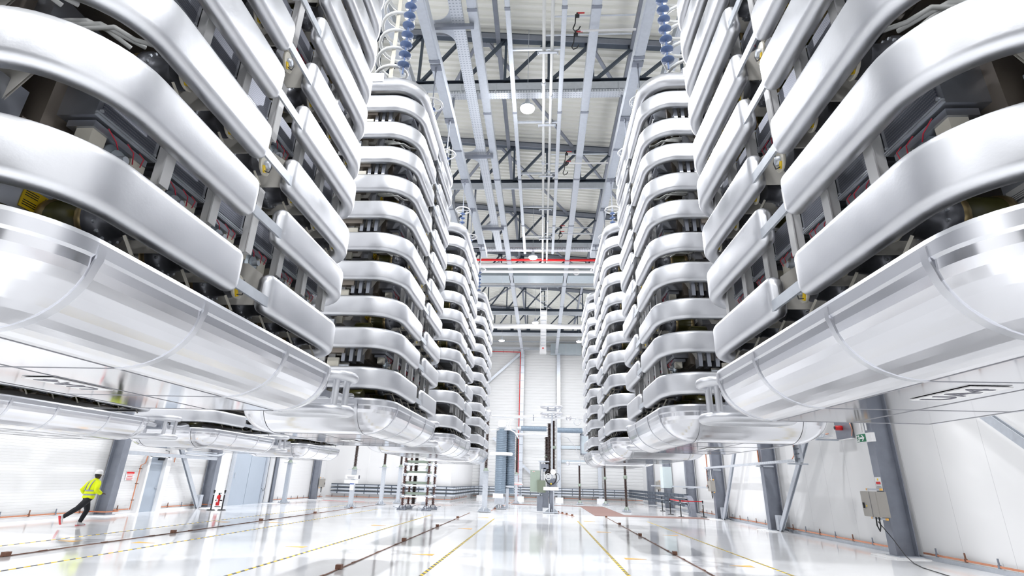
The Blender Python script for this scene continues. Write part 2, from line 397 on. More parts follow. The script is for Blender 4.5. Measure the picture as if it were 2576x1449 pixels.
# thin pipes with red lever valves
for k, y in enumerate((12.8, 20.4, 27.8)):
    for j, dy in enumerate((0, .75)):
        t = thing('valve_pipe', 'thin grey cross pipe with red lever valves, %s of the %s pair from the camera' % ('nearer' if j == 0 else 'farther', ORD[k]), 'pipe', (0, y + dy, 16.0), 'thin pipes with red valves')
        part('pipe_run', MB().cyl((.28 - .28 * j, 0, 0), (2.95, 0, 0), .028, 8), ['galv'], t)
        v = part('valve', MB().cyl((1.0, 0, 0), (1.14, 0, 0), .06, 8).cyl((1.07, 0, 0), (1.07, 0, .12), .03, 8), ['black'], t)
        part('lever', MB().box((1.18, 0, .13), (.26, .04, .025)), ['red'], v)
        part('hose', MB().tube([(1.02, 0, -.05), (1.0, .02, -.3), (.93, .03, -.5), (.98, .02, -.62), (1.1, 0, -.58), (1.16, 0, -.45)], .02, 6), ['black'], t)
    solo('light_tube', MB().cyl((1.2, y + .35, 15.75), (3.0, y + .35, 15.75), .035, 8), ['white'], 'white conduit tube beside the %s pair of valve pipes' % ORD[k], 'conduit', 'white conduits under the roof')

# far ceiling services
solo('sprinkler_pipe', MB().cyl((-9, 32.5, 15.95), (8, 32.5, 15.95), .085, 14), ['red'], 'red pipe straight across the ceiling beyond the third truss', 'pipe')
solo('cross_pipe', MB().cyl((-9, 33.4, 15.92), (8, 33.4, 15.92), .17, 16), ['white'], 'thick white pipe just behind the red ceiling pipe', 'pipe')
solo('cross_pipe', MB().cyl((-9, 34.1, 15.75), (8, 34.1, 15.75), .10, 14), ['white'], 'thinner white pipe behind the thick one by the red pipe', 'pipe')
t = thing('air_duct', 'wide galvanised air duct across the ceiling behind the red pipe', 'air duct', (0, 36.0, 16.4))
part('duct_body', MB().box((-.5, 0, 0), (17, 1.5, 1.0)), ['panelgrey'], t)
for x in (-7, -5, -3, -1, .9, 2.0, 4, 6): part('duct_joint', MB().box((x, 0, 0), (.06, 1.54, 1.04)), ['galv'], t)
d = part('detector', MB().lathe([(.26, 0), (.26, .05), (.2, .09)], (2.45, -.76, -.2), (0, -1, 0), 20), ['white'], t)
part('detector_lights', MB().cyl((2.38, -.86, -.24), (2.38, -.85, -.24), .035, 10).cyl((2.52, -.86, -.24), (2.52, -.85, -.24), .035, 10), ['red'], d)
solo('cross_pipe', MB().cyl((XI + .05, 47.9, 15.75), (8, 47.9, 15.75), .24, 18), ['white'], 'bright thick white pipe across the far ceiling before the sixth truss', 'pipe')
solo('cross_beam', MB().box((-.5, 38.7, 16.55), (17, .12, .14)), ['white'], 'slim white beam hung just under the fourth truss', 'beam')
t = thing('cable_ladder', 'pale cable ladder running away along the far ceiling', 'cable ladder', (.12, 0, 16.35))
part('ladder_rails', MB().box((-.28, 49, 0), (.04, 20, .1)).box((.28, 49, 0), (.04, 20, .1)).box((0, 52, .05), (.5, 14, .02)), ['white'], t)
for i in range(14): part('rung', MB().box((0, 39.5 + i * 1.4, 0), (.54, .05, .04)), ['galv'], t)
t = thing('hanging_box', 'white box with a red dot hanging at the end of the cable ladder', 'box', (.1, 58.6, 16.3))
part('suspension_rod', MB().cyl((0, 0, .6), (0, 0, roof_z(0) - 16.3), .02, 6), ['galv'], t)
part('box_body', MB().box((0, 0, 0), (.75, .5, 1.4)), ['white'], t); part('red_dot', MB().cyl((0, -.25, -.1), (0, -.27, -.1), .09, 14), ['red'], t)
t = thing('wall_duct', 'ribbed grey blue duct high on the far wall, right of the ladder', 'air duct', (2.8, 60.5, 16.6))
part('duct_body', MB().box((0, 0, 0), (3.6, 1.0, 1.2)), ['panelgrey'], t)
for x in (-1.2, 0, 1.2): part('duct_joint', MB().box((x, 0, 0), (.06, 1.04, 1.24)), ['galv'], t)

# lamps
NM = {-.63: 'over the middle aisle', -7.9: 'over the left aisle', -15.3: 'by the left wall', 6.4: 'over the right aisle', -4.2: 'by the far wall, left one', 3.8: 'by the far wall, right one'}
cnt = {}
mh = MB().lathe([(.06, .42), (.09, .40), (.1, .2), (.27, .1), (.29, 0)], (0, 0, 0), n=20).cyl((0, 0, .4), (0, 0, 1.28), .012, 6).mesh('lamp_housing', ['galv'])
ml = MB().lathe([(.28, 0), (.26, -.05), (.18, -.09), (.02, -.11)], (0, 0, 0), n=20).mesh('lamp_lens', ['lamp'])
for lx, ly in LAMPS:
    if ly < 5: continue
    cnt[lx] = cnt.get(lx, 0) + 1
    lab = 'bright round high bay lamp ' + NM[lx] + ('' if lx in (-4.2, 3.8) else ', %s from the near end' % ORD[cnt[lx] - 1])
    t = thing('high_bay_lamp', lab, 'lamp', (lx, ly, LAMP_Z + .08), 'high bay lamps'); link('housing', mh, t); link('lens', ml, t)
    part('suspension_wire', MB().cyl((0, 0, 1.2), (0, 0, roof_z(lx) - LAMP_Z - .06), .012, 6), ['galv'], t)
# ------------------------------------------------------------------ valve towers (built once, then copied)
HW, TL = 1.455, 4.8                                  # half width, length
ZR = [3.30, 4.05, 4.68, 5.41, 6.04, 6.76, 7.39, 8.10, 8.74, 9.45]   # undersides of the shield rings
RH, RT = .41, .17
def section(hn, hz, r, n=4):
    r = min(r, hn - .002, hz - .002)
    return [(p[0], p[1]) for p in rrect(-hn, hn, -hz, hz, r, n)]
def u_ring(y_end, R=.68):
    st = []
    for i in range(9): st.append((HW, y_end - (y_end - R) * i / 8, 1, 0))
    for i in range(1, 13):
        a = -PI / 2 * i / 12; st.append((HW - R + R * math.cos(a), R + R * math.sin(a), math.cos(a), math.sin(a)))
    for i in range(1, 8): st.append((HW - R - (2 * (HW - R)) * i / 8, 0, 0, -1))
    for i in range(0, 13):
        a = -PI / 2 - PI / 2 * i / 12; st.append((-HW + R + R * math.cos(a), R + R * math.sin(a), math.cos(a), math.sin(a)))
    for i in range(1, 9): st.append((-HW, R + (y_end - R) * i / 8, -1, 0))
    out = []
    E_ = []
    for i in range(6):
        ph = PI / 2 * (5 - i) / 5; E_.append((.10 * (1 - math.sin(ph)), .078 * (1 - math.cos(ph)), .12 * (1 - math.cos(ph))))
    for s_, en, ez in E_: out.append((HW, y_end - s_, 1, 0, en, ez))
    for q in st[1:-1]: out.append((*q, 0, 0))
    for s_, en, ez in reversed(E_): out.append((-HW, y_end - s_, -1, 0, en, ez))
    loops = []
    for x, y, nx, ny, en, ez in out:
        c = (x - nx * RT / 2, y - ny * RT / 2)
        loops.append([(c[0] + nx * a, c[1] + ny * a, RH / 2 + b) for a, b in section(RT / 2 - en, RH / 2 - ez, .075)])
    return MB().loops(loops, 0, True, True, True, True)
front_me = u_ring(2.07).mesh('shield_ring_front', ['alu'])
mbr = u_ring(2.27); mbr.v = [(x, TL - y, z) for x, y, z in mbr.v]; mbr.f = [f[::-1] for f in mbr.f]
rear_me = mbr.mesh('shield_ring_rear', ['alu'])

def pan_loop(d, z): return [(x, y, z) for x, y in rrect(-HW + d, HW - d, d, TL - d, max(.6 - d, .02), 10)]
pp = [(.12, 3.06), (.10, 3.12), (.05, 3.145), (.012, 3.13), (0, 3.10), (0, 3.02), (.012, 3.0)]
pan_arc = [(.60 - .588 * math.cos(PI / 2 * i / 12), 3.0 - .46 * math.sin(PI / 2 * i / 12)) for i in range(1, 13)]
mb = MB(); lo = [pan_loop(*q) for q in pp + pan_arc]
mb.loops(lo, [1] * (len(pp) - 1) + [0] * len(pan_arc)); mb.add(pan_loop(.6, 2.54), [tuple(range(len(lo[0]) - 1, -1, -1))], 2)
mb.add(pan_loop(.12, 3.06), [tuple(range(len(lo[0])))], 3)
pan_me = mb.mesh('bottom_shield', ['pan', 'band', 'panflat', 'dark'])
def strip_cross(y, wd=.055):
    pr = [(0, 3.08), (0, 3.0)] + pan_arc
    up = [(HW - d + .010 * (1 if i < 9 else .3), z - (.004 if i > 6 else 0)) for i, (d, z) in enumerate(pr)]
    mb = MB()
    for sg in (1, -1):
        L = [[(sg * x, yy, z) for x, z in up] for yy in (y - wd / 2, y + wd / 2)]
        mb.loops([L[0], L[1]], 0, True, False)
        mb.loops([[(sg * (x - .012), y - wd / 2, z + .008) for x, z in up], L[0]], 0, True, False)
    return mb.box((0, y, 2.538), (2 * (HW - .6), .007, .004), 1)
seam_me = strip_cross(0).mesh('seam_strip', ['band', 'joint'])
def strip_long(wd=.055):
    pr = [(0, 3.08), (0, 3.0)] + pan_arc
    up = [(d - .010 * (1 if i < 9 else .3), z - (.004 if i > 6 else 0)) for i, (d, z) in enumerate(pr)]
    mb = MB()
    for f in (lambda v: v, lambda v: TL - v):
        mb.loops([[(-wd / 2, f(d), z) for d, z in up], [(wd / 2, f(d), z) for d, z in up]], 0, True, False)
    return mb.box((0, TL / 2, 2.538), (.007, TL - 1.2, .004), 1)
seaml_me = strip_long().mesh('seam_strip', ['band', 'joint'])
jl_me = MB().box((0, TL / 2, 2.538), (.007, TL - 1.2, .004)).mesh('joint_line', ['joint'])

def top_ring():
    lp = []
    ou = rrect(-HW, HW, 0, TL, .68, 12); n = len(ou)
    for i in range(17):
        a = 2 * PI * i / 16
        k = .15 - .15 * math.cos(a); zz = 10.22 + .19 * math.sin(a)
        lp.append([(x, y, zz) for x, y in rrect(-HW + k, HW - k, k, TL - k, .68 - k, 12)])
    return MB().loops(lp, 0, True)
top_me = top_ring().mesh('top_shield', ['alu'])
cap_me = MB().prism(rrect(-HW + .12, HW - .12, .12, TL - .12, .55, 8), 10.25, 10.33).mesh('top_plate', ['boxgrey'])
cov_me = MB().prism(rrect(-1.0, .55, -.02, .5, .06, 4), 10.2, 10.43).mesh('top_cover', ['alu'])
# reactor along +x, origin at the middle of the olive body
def reactor_parts():
    body = MB().lathe([(.155, -.18), (.165, -.17), (.165, -.13), (.155, -.12), (.155, .12), (.165, .13), (.165, .17), (.155, .18)], (0, 0, 0), (1, 0, 0), 20)
    body.m = [1 if (min(body.v[i][0] for i in f) < -.1199 and max(body.v[i][0] for i in f) < -.11) or (min(body.v[i][0] for i in f) > .119) else 0 for f in body.f]
    fl = MB().lathe([(.17, .18), (.175, .20), (.175, .25), (.15, .27), (.125, .29), (.12, .40), (.135, .42), (.135, .44)], (0, 0, 0), (1, 0, 0), 20)
    for k in range(14):
        a = 2 * PI * k / 14; fl.cyl((.25, .152 * math.cos(a), .152 * math.sin(a)), (.275, .152 * math.cos(a), .152 * math.sin(a)), .013, 6, 1)
    ds = MB().lathe([(.115, 0), (.12, .012), (.115, .024)], (.50, 0, -.03), (1, .12, 0), 18, 0)
    ds.lathe([(.05, .024), (.045, .06), (.03, .065)], (.50, 0, -.03), (1, .12, 0), 10, 2)
    ds.box((.535, -.03, -.10), (.012, .04, .075), 1, (.5, 0, 0)).tube([(.53, .05, .06), (.55, .07, -.02), (.55, .04, -.1), (.54, -.03, -.12)], .006, 5, 3)
    ds.bar((.45, -.05, -.14), (.52, -.02, -.28), .03, .02, 0)
    return body, fl, ds
rb, rf, rd = reactor_parts()
re_b, re_f, re_d = rb.mesh('reactor', ['olive', 'gold']), rf.mesh('flange', ['flange', 'galv']), rd.mesh('terminal_disc', ['cream', 'yellow', 'galv', 'black'])
al = MB()
for q, off in ((rb, 0), (rf, 2), (rd, 4)):
    o = len(al.v); al.v += q.v; al.f += [[o + i for i in f] for f in q.f]; al.m += [k + off for k in q.m]; al.sm += q.sm
re_all = al.mesh('reactor', ['olive', 'gold', 'flange', 'galv', 'cream', 'yellow', 'galv', 'black'])
# snubber box, outer face at x=0, y 0..0.58
bx = MB().box((-.19, 0, 0), (.38, .58, .30), 0).box((.004, 0, .02), (.008, .50, .24), 1).box((.008, 0, -.125), (.02, .58, .012), 2).box((.008, 0, -.142), (.02, .58, .008), 2)
for yy in (-.26, .26):
    for zz in (-.1, .13): bx.cyl((.004, yy, zz), (.02, yy, zz), .012, 8, 2)
box_me = bx.mesh('snubber_box', ['boxgrey', 'mesh', 'galv'])
uw = MB().box((-.12, 0, -.19), (.2, .5, .05), 0).tube([(0, -.16, -.17), (.03, -.1, -.24), (0, -.04, -.26)], .0045, 5, 1).tube([(0, .02, -.17), (.03, .06, -.22), (-.02, .13, -.27)], .0045, 5, 1).tube([(0, .14, -.17), (.02, .17, -.2), (-.02, .2, -.25)], .0045, 5, 1)
uw.box((-.1, -.17, -.27), (.12, .12, .12), 2).box((-.1, .2, -.28), (.12, .14, .14), 2).lathe([(.115, 0), (.115, .03), (.075, .031), (.075, .05)], (-.08, .02, -.31), (1, 0, 0), 16, 3).cyl((-.05, .02, -.31), (.03, .02, -.31), .03, 10, 4)
wire_me = uw.mesh('gate_unit', ['boxgrey', 'wire', 'cream', 'panelgrey', 'galv'])
pt_me = MB().add([(.45, -.006, -.03), (1.29, -.006, -.03), (1.29, -.006, .30), (1.12, -.006, .42), (.45, -.006, .42)], [(0, 1, 2, 3, 4)]).add([(.45, .006, -.03), (1.29, .006, -.03), (1.29, .006, .30), (1.12, .006, .42), (.45, .006, .42)], [(4, 3, 2, 1, 0)]).add([(.45, -.006, -.03), (1.29, -.006, -.03), (1.29, .006, -.03), (.45, .006, -.03)], [(3, 2, 1, 0)]).add([(1.29, -.006, -.03), (1.29, -.006, .3), (1.29, .006, .3), (1.29, .006, -.03)], [(3, 2, 1, 0)]).mesh('partition_plate', ['beige'])
pl = MB()
for sg in (0,):
    pl.box((1.15, 0, .95), (.09, .065, .74)).box((1.195, 0, .95), (.012, .1, .74))
up_me = pl.mesh('upright', ['white'])
stack_me = MB().box((0, .75, .25), (.75, 1.1, .36)).box((0, 2.0, .25), (.75, .9, .36)).box((0, 3.4, .25), (.75, 1.9, .36)).box((0, 2.4, .64), (1.5, 3.9, .04), 0).box((0, .4, .88), (.9, .5, .4), 2).box((0, 2.4, .88), (1.1, 3.0, .34), 0).mesh('valve_stack', ['stack', 'boxgrey', 'brown'])
bar_me = MB().box((0, 0, 0), (.025, .62, .10)).mesh('connecting_bar', ['galv'])
# equipment seen through the near end of a tower: pump level and panel level
fp = MB().box((-.95, .31, .30), (.34, .03, .40), 0).box((-.35, .31, .30), (.36, .03, .40), 0).box((.02, .22, .3), (.11, .05, .44), 1).box((.17, .30, .3), (.13, .03, .40), 1).box((-.68, .24, .3), (.07, .04, .44), 1).box((-1.2, .3, .3), (.06, .04, .44), 1)
for i in range(3): fp.box((.42 + i * .15, .32, .26), (.07, .22, .30), 2)
fp.box((-.2, .22, .02), (1.5, .05, .05), 3).cyl((-.52, .35, 0), (-.52, .35, .5), .035, 8, 4)
for i in range(7): fp.box((-.9 + i * .15, .19, .05), (.13, .03, .12), 3 if i % 2 else 2)
fp.box((.25, .2, .07), (.22, .05, .2), 5)
fpan_me = fp.mesh('front_panel', ['brown', 'white', 'boxgrey', 'galv', 'dark', 'cream'])
fq = MB().box((-.1, .36, -.05), (2.3, .3, .02), 3).box((-.35, .3, .08), (.10, .3, .20), 3).box((.12, .3, .08), (.10, .3, .20), 3).cyl((-.22, .3, -.02), (-.22, .3, .26), .06, 10, 3).cyl((.0, .3, -.02), (.0, .3, .26), .06, 10, 3)
fq.box((-.11, .24, .04), (.16, .06, .14), 2)
for i in range(3): fq.cyl((-.11, .2, -.005 + i * .045), (-.11, .215, -.005 + i * .045), .013, 8, 4)
fq.box((-.75, .4, .1), (.14, .1, .36), 1).box((-1.1, .4, .1), (.08, .1, .36), 1).box((.3, .35, .0), (.34, .2, .12), 2).lathe([(.13, -.15), (.14, -.14), (.14, .14), (.13, .15)], (.62, .55, .08), (1, 0, 0), 14, 6)
fq.box((.22, .28, .2), (.12, .06, .16), 5)
fpump_me = fq.mesh('pump_frame', ['brown', 'white', 'boxgrey', 'galv', 'dark', 'cream', 'olive'])
cp = MB()
for i in range(3):
    b = .12 * i
    cp.tube([(.15 + b, .3, .5), (.15 + b, .2, .38 - b * .4), (.25 + b, .16, .34 - b * .4), (.6 + b, .16, .33 - b * .3), (.75 + b, .2, .27 - b * .4), (.82 + b, .35, .25)], .018, 7)
cool_me = cp.mesh('cooling_pipe', ['pipe'])
# the beige boards, boxes and stickers at the near corner of a tower
lb = MB().add([(.25, .30, .10), (.75, .30, .10), (.95, .30, .42), (.95, .30, .62), (.25, .30, .62)], [(0, 1, 2, 3, 4)], 0).add([(.25, .315, .10), (.75, .315, .10), (.95, .315, .42), (.95, .315, .62), (.25, .315, .62)], [(4, 3, 2, 1, 0)], 0)
lb.box((.55, .75, .30), (.55, .5, .44), 1)
for q in ((.4, .2), (.6, .2), (.8, .5), (.35, .5)): lb.cyl((q[0], .296, q[1]), (q[0], .302, q[1]), .018, 8, 2)
board_me = lb.mesh('corner_board', ['beige', 'brown', 'dark'])
def low_board():
    q = MB().add([(.1, .30, .10), (.42, .30, .10), (.52, .30, .30), (.52, .30, .62), (.1, .30, .62)], [(0, 1, 2, 3, 4)], 0).add([(.1, .315, .10), (.42, .315, .10), (.52, .315, .30), (.52, .315, .62), (.1, .315, .62)], [(4, 3, 2, 1, 0)], 0)
    q.box((.31, .78, .38), (.42, .5, .44), 1)
    for v in ((.2, .2), (.35, .25), (.4, .5)): q.cyl((v[0], .296, v[1]), (v[0], .302, v[1]), .018, 8, 2)
    return q
lowb_me = low_board().mesh('corner_board', ['beige', 'boxgrey', 'dark'])
def stk(x, y, z):
    a = MB().box((x, y, z), (.006, .21, .15)).mesh('warning_sticker', ['yellow'])
    m = MB()
    for dz in (.035, -.035):
        f = x + .0035
        m.add([(f, y + .03, z + dz - .025), (f, y + .09, z + dz - .025), (f, y + .06, z + dz + .03)], [(0, 1, 2)])
        for k in range(3): m.box((f, y - .04, z + dz + .016 * (k - 1)), (.001, .10, .006))
    return a, m.mesh('warning_mark', ['black'])
def lab(x, y, z):
    a = MB().box((x, y, z + .05), (.006, .17, .08)).box((x, y, z - .045), (.006, .17, .08)).mesh('rating_label', ['paper'])
    m = MB()
    for dz in (.05, -.045):
        for k in range(3): m.box((x + .0035, y + .01, z + dz - .004 - .013 * k), (.001, .12, .004))
    return a, m.mesh('label_print', ['ink'])
UP_S, UP_L, LO_S, LO_L = stk(.829, .76, .34), lab(.829, .76, .34), stk(.524, .92, .38), lab(.524, .92, .38)

def make_tower(detail, swap=False):
    """detail 2 = near towers, 1 = middle distance, 0 = only the lower end is seen"""
    t = bpy.data.objects.new('valve_tower', None); C.objects.link(t)
    link('bottom_shield', pan_me, t)
    for y in (.6, 1.66, 3.1, 4.2): link('seam_strip', seam_me, t, (0, y, 0))
    for x in (-.855, .855): link('seam_strip', seaml_me, t, (x, 0, 0))
    link('joint_line', jl_me, t)
    for i, z in enumerate(ZR):
        if detail == 0 and i > 4: continue
        link('shield_ring', front_me, t, (0, 0, z)); link('shield_ring', rear_me, t, (0, 0, z))
        for sg in (1, -1):
            if detail or sg > 0: link('connecting_bar', bar_me, t, (sg * (HW - .03), 2.30, z + .10))
    if detail:
        link('top_shield', top_me, t); link('top_plate', cap_me, t); link('top_cover', cov_me, t)
    for p in range(5 if detail else 2):
        z0 = 3.30 + 1.358 * p
        link('valve_stack', stack_me, t, (0, 0, z0))
        link('pump_frame', fpump_me, t, (0, 0, z0 - .16 if p == 0 else z0 - .2))
        link('front_panel', fpan_me, t, (0, 0, z0 + .42))
        if p: link('cooling_pipe', cool_me, t, (0, 0, z0 - .10))
        if p and detail == 2: link('cooling_pipe', cool_me, t, (.12, .46, z0 - .02))
        for i, y in enumerate((1.06, 1.69, 2.32, 2.95, 3.58, 4.2)):
            if detail == 2:
                r = link('reactor', re_b, t, (.74, y, z0 + .20)); link('flange', re_f, r); link('terminal_disc', re_d, r)
            else: link('reactor', re_all, t, (.74, y, z0 + .20))
            if detail: link('partition_plate', pt_me, t, (0, y + .31, z0 + .12)); link('upright', up_me, t, (0, y + .14, z0))
            if detail == 2:
                b = link('snubber_box', box_me, t, (1.10, y - .19, z0 + .92)); link('gate_unit', wire_me, b)
            elif detail == 1: link('snubber_box', box_me, t, (1.10, y - .19, z0 + .92))
        if detail == 2:
            for me, zz, pr_ in ((board_me, z0 + .56, (UP_L, UP_S)), (lowb_me, z0 - .10, (LO_S, LO_L))):
                bd = link('corner_board', me, t, (0, 0, zz)); s_ = pr_[1 if swap else 0]
                k_ = link('warning_sticker' if s_[0].name.startswith('warn') else 'rating_label', s_[0], bd)
                if s_[0].name.startswith('warn'): link('warning_mark', s_[1], bd)
                else: link('label_print', s_[1], bd)
    return t
protos = {0: make_tower(0), 1: make_tower(1), 2: make_tower(2), 3: make_tower(2, True)}
used = set()
TN = [2.17, 9.22, 16.27, 23.30]
XC = {'left': -4.155, 'right': 3.585, 'far': -11.86}
towers = {}
for row in ('left', 'right', 'far'):
    for k in range(4):
        if row == 'far' and k == 0: continue
        d = 0 if row == 'far' else ((3 if row == 'right' else 2) if k < 2 else 1)
        t = protos[d]
        if d in used: t = copy_tree(t)
        used.add(d)
        t.location = (XC[row], TN[k], 0); t.scale = (-1 if row == 'right' else 1, 1, 1)
        t['category'] = 'valve tower'; t['kind'] = 'thing'
        t['group'] = 'hanging valve towers'
        if row == 'far':
            t['label'] = 'silver valve tower by the left wall, %s' % ('underside above the running person' if k == 1 else 'between the nearer and the farthest of its row' if k == 2 else 'farthest of its row')
        else:
            pos = ['nearest and cut by the %s edge' % row, 'second from the camera', 'third from the camera', 'last one before the far wall'][k]
            t['label'] = 'ringed silver valve tower of the %s aisle row, %s' % (row, pos)
        towers[row, k] = t
# name plates under the towers
def name_plate(row, k, x, y, body):
    t = towers[row, k]
    o = part('name_plate', MB().box((0, 0, 0), (.30, .66, .008)), ['paper'], t, (x, y, 2.532))
    if row == 'right': o.scale = (-1, 1, 1)
    if body: text('letters', body, .30, o, frame((0, 0, -.007), (0, -1, 0), (-1, 0, 0)))
    else: part('print', MB().box((.04, 0, -.006), (.02, .4, .003)).box((-.04, 0, -.006), (.02, .3, .003)), ['ink'], o)
name_plate('left', 0, -.18, 2.40, 'UA4'); name_plate('right', 0, .33, 2.12, 'UA4')
name_plate('left', 1, 0, 2.4, ''); name_plate('right', 1, .1, 2.2, '')
# tubular links between neighbouring towers
def stadium(cx, cz, hl, r, n=8):
    return [(cx + hl + r * math.cos(-PI / 2 + PI * i / n), cz + r * math.sin(-PI / 2 + PI * i / n)) for i in range(n + 1)] + [(cx - hl + r * math.cos(PI / 2 + PI * i / n), cz + r * math.sin(PI / 2 + PI * i / n)) for i in range(n + 1)]
for row in ('left', 'right', 'far'):
    for k in range(3):
        if row == 'far' and k == 0: continue
        sx = -1 if row == 'right' else 1
        xc = XC[row] + sx * .55; yc = TN[k] + TL + 1.1
        t = thing('tube_link', 'silver tube frame between the %s and %s towers of the %s row' % (ORD[k], ORD[k + 1], row if row != 'far' else 'left wall'), 'tube link', (xc, yc, 2.95), 'tube frames between towers')
        for zz in (-.2, .32):
            part('ring_tube', MB().tube([(a, b, zz) for a, b in stadium(0, 0, .32, .3)], .075, 10, closed=True), ['alu'], t)
        for a, b in ((-.45, -.22), (.45, -.22), (.45, .22), (-.45, .22)): part('post_tube', MB().cyl((a, b, -.2), (a, b, .32), .05, 10), ['alu'], t)
        part('terminal', MB().box((0, 0, .06), (.5, .2, .1)).box((.1, 0, .15), (.1, .3, .2)), ['boxgrey'], t)
        for q in (-1, 1): part('side_arm', MB().tube([(.2, q * .3, .1), (.2, q * .8, .12), (.2, q * 1.15, .2)], .06, 8), ['alu'], t)

# ------------------------------------------------------------------ hanging insulator strings and water coils
disc = [(.03, .0), (.05, .02), (.14, .05), (.145, .065), (.06, .09), (.03, .12)]
def string(x, y, z0, z1, zr, label, big=1.0, n=None, top=14.8, group='insulator strings holding the towers'):
    t = thing('insulator_string', label, 'insulator string', (x, y, top), group)
    part('hanger_plate', MB().box((0, 0, -.02), (.36, .26, .04)).cyl((0, 0, -.2), (0, 0, 0), .04, 8), ['colsteel'], t)
    part('steel_rod', MB().cyl((0, 0, zr - top), (0, 0, -.1), .022, 8).box((0, 0, zr - top - .1), (.1, .05, .3)), ['colsteel'], t)
    a = part('grading_ring', MB().tube([(.32 * math.cos(2 * PI * i / 24), .32 * math.sin(2 * PI * i / 24), zr - top) for i in range(24)], .028, 8, closed=True).cyl((-.3, 0, zr - top), (.3, 0, zr - top), .012, 6), ['white'], t)
    pitch = .30 if big == 1 else .215
    zz = z1
    while zz > z0:
        part('insulator_disc', MB().lathe([(r * big, h) for r, h in disc], (0, 0, zz - top), n=14), ['blueglass'], t); zz -= pitch
    part('core', MB().cyl((0, 0, z0 - top), (0, 0, z1 - top + .2), .018, 8), ['blueglass'], t)
for row in ('left', 'right'):
    xr = -3.62 if row == 'left' else 3.08
    for k in range(4):
        for j, dy in enumerate((.12, 4.42)):
            if k == 0 and j == 0: continue
            if k == 1 and j == 0: continue
            string(xr, TN[k] + dy, 10.4, 13.0, 13.25, 'blue disc insulator string over the %s end of the %s tower, %s row' % ('near' if j == 0 else 'far', ORD[k], row), .85)
    xs = -3.24 if row == 'left' else 2.78
    string(xs, 9.32, 10.5, 14.0, 14.2, 'chain of large blue discs above the second tower of the %s row' % row, 1.0, group='large blue disc chains')
    sg = -1 if row == 'left' else 1
    t = thing('water_coil', 'white spiral cooling water pipe above the second tower of the %s row' % row, 'cooling pipe', (xs + sg * .42, 9.75, 10.4), 'spiral water pipes above the towers')
    part('coil', MB().tube([(.36 * math.cos(2 * PI * i / 18), .36 * math.sin(2 * PI * i / 18), .55 * i / 18) for i in range(18 * 6 + 1)], .042, 8), ['pipe'], t)
    part('strut', MB().box((.1, -.3, 1.6), (.09, .03, 3.4)), ['cream'], t)
    part('clamp', MB().box((.05, -.34, 3.1), (.9, .1, .1)).cyl((-.2, -.36, 2.9), (-.2, -.36, 3.4), .07, 10), ['white'], t)
# ------------------------------------------------------------------ wall columns and braces
def column(x, y, h, sg, label, wd=.36, dp=.62):
    # sg = +1: column of the right wall (its hall flange faces -x)
    t = thing('wall_column', label, 'column', (x, y, 0), 'steel wall columns')
    mb = MB().box((0, 0, h / 2), (.03, wd, h)).box((sg * dp, 0, h / 2), (.03, wd, h)).box((sg * dp / 2, 0, h / 2), (dp, .022, h))
    part('h_profile', mb, ['colsteel'], t)
    part('base_plate', MB().box((sg * dp / 2, 0, .035), (dp + .08, wd + .3, .03)), ['galv'], t)
    part('plinth', MB().prism([(-.45, -.4), (-.3, -.6), (sg * dp + .1, -.6), (sg * dp + .1, .6), (-.3, .6), (-.45, .4)] if sg > 0 else [(.45, .4), (.3, .6), (sg * dp - .1, .6), (sg * dp - .1, -.6), (.3, -.6), (.45, -.4)], 0, .025), ['white'], t)
    return t
RC = [17.72, 26.62, 34.3, 40.6, 47.8, 55.2]
for k, y in enumerate(RC): column(10.42, y, 18.2, 1, 'grey steel column on the right wall, %s from the near end' % ORD[k], dp=.6)
LC = [22.85, 29.95, 36.9, 44.3]
for k, y in enumerate(LC): column(-18.15, y, 20.5, -1, 'grey steel column on the left wall, %s from the running person' % ('the one' if False else ORD[k]), dp=.5)
def brace(a, b, label, wd=.22):
    t = thing('wall_brace', label, 'brace', a, 'slanted braces beside the wall columns')
    d = Vector(b) - Vector(a)
    mb = MB().bar((0, 0, 0), d, .02, wd, 0).bar(Vector((.11, 0, 0)), d + Vector((.11, 0, 0)), .02, wd, 0).bar(Vector((.055, 0, 0)), d + Vector((.055, 0, 0)), .12, .02, 0)
    part('brace_profile', mb, ['galv'], t)
    part('gusset', MB().box((.05, .02, .35), (.2, .26, .6)), ['galv'], t)
brace((10.62, 26.1, .03), (10.62, 18.9, 7.2), 'slanted steel brace rising from the foot of the second right column')
brace((10.62, 33.8, .03), (10.62, 27.4, 7.6), 'slanted steel brace rising from the foot of the third right column')
brace((10.62, 18.3, 7.6), (10.62, 9.0, .0), 'slanted steel brace at the right edge, above the copper bar')
brace((-18.45, 29.3, .03), (-18.45, 23.4, 7.0), 'slanted steel brace beside the second left column, by the extinguisher')

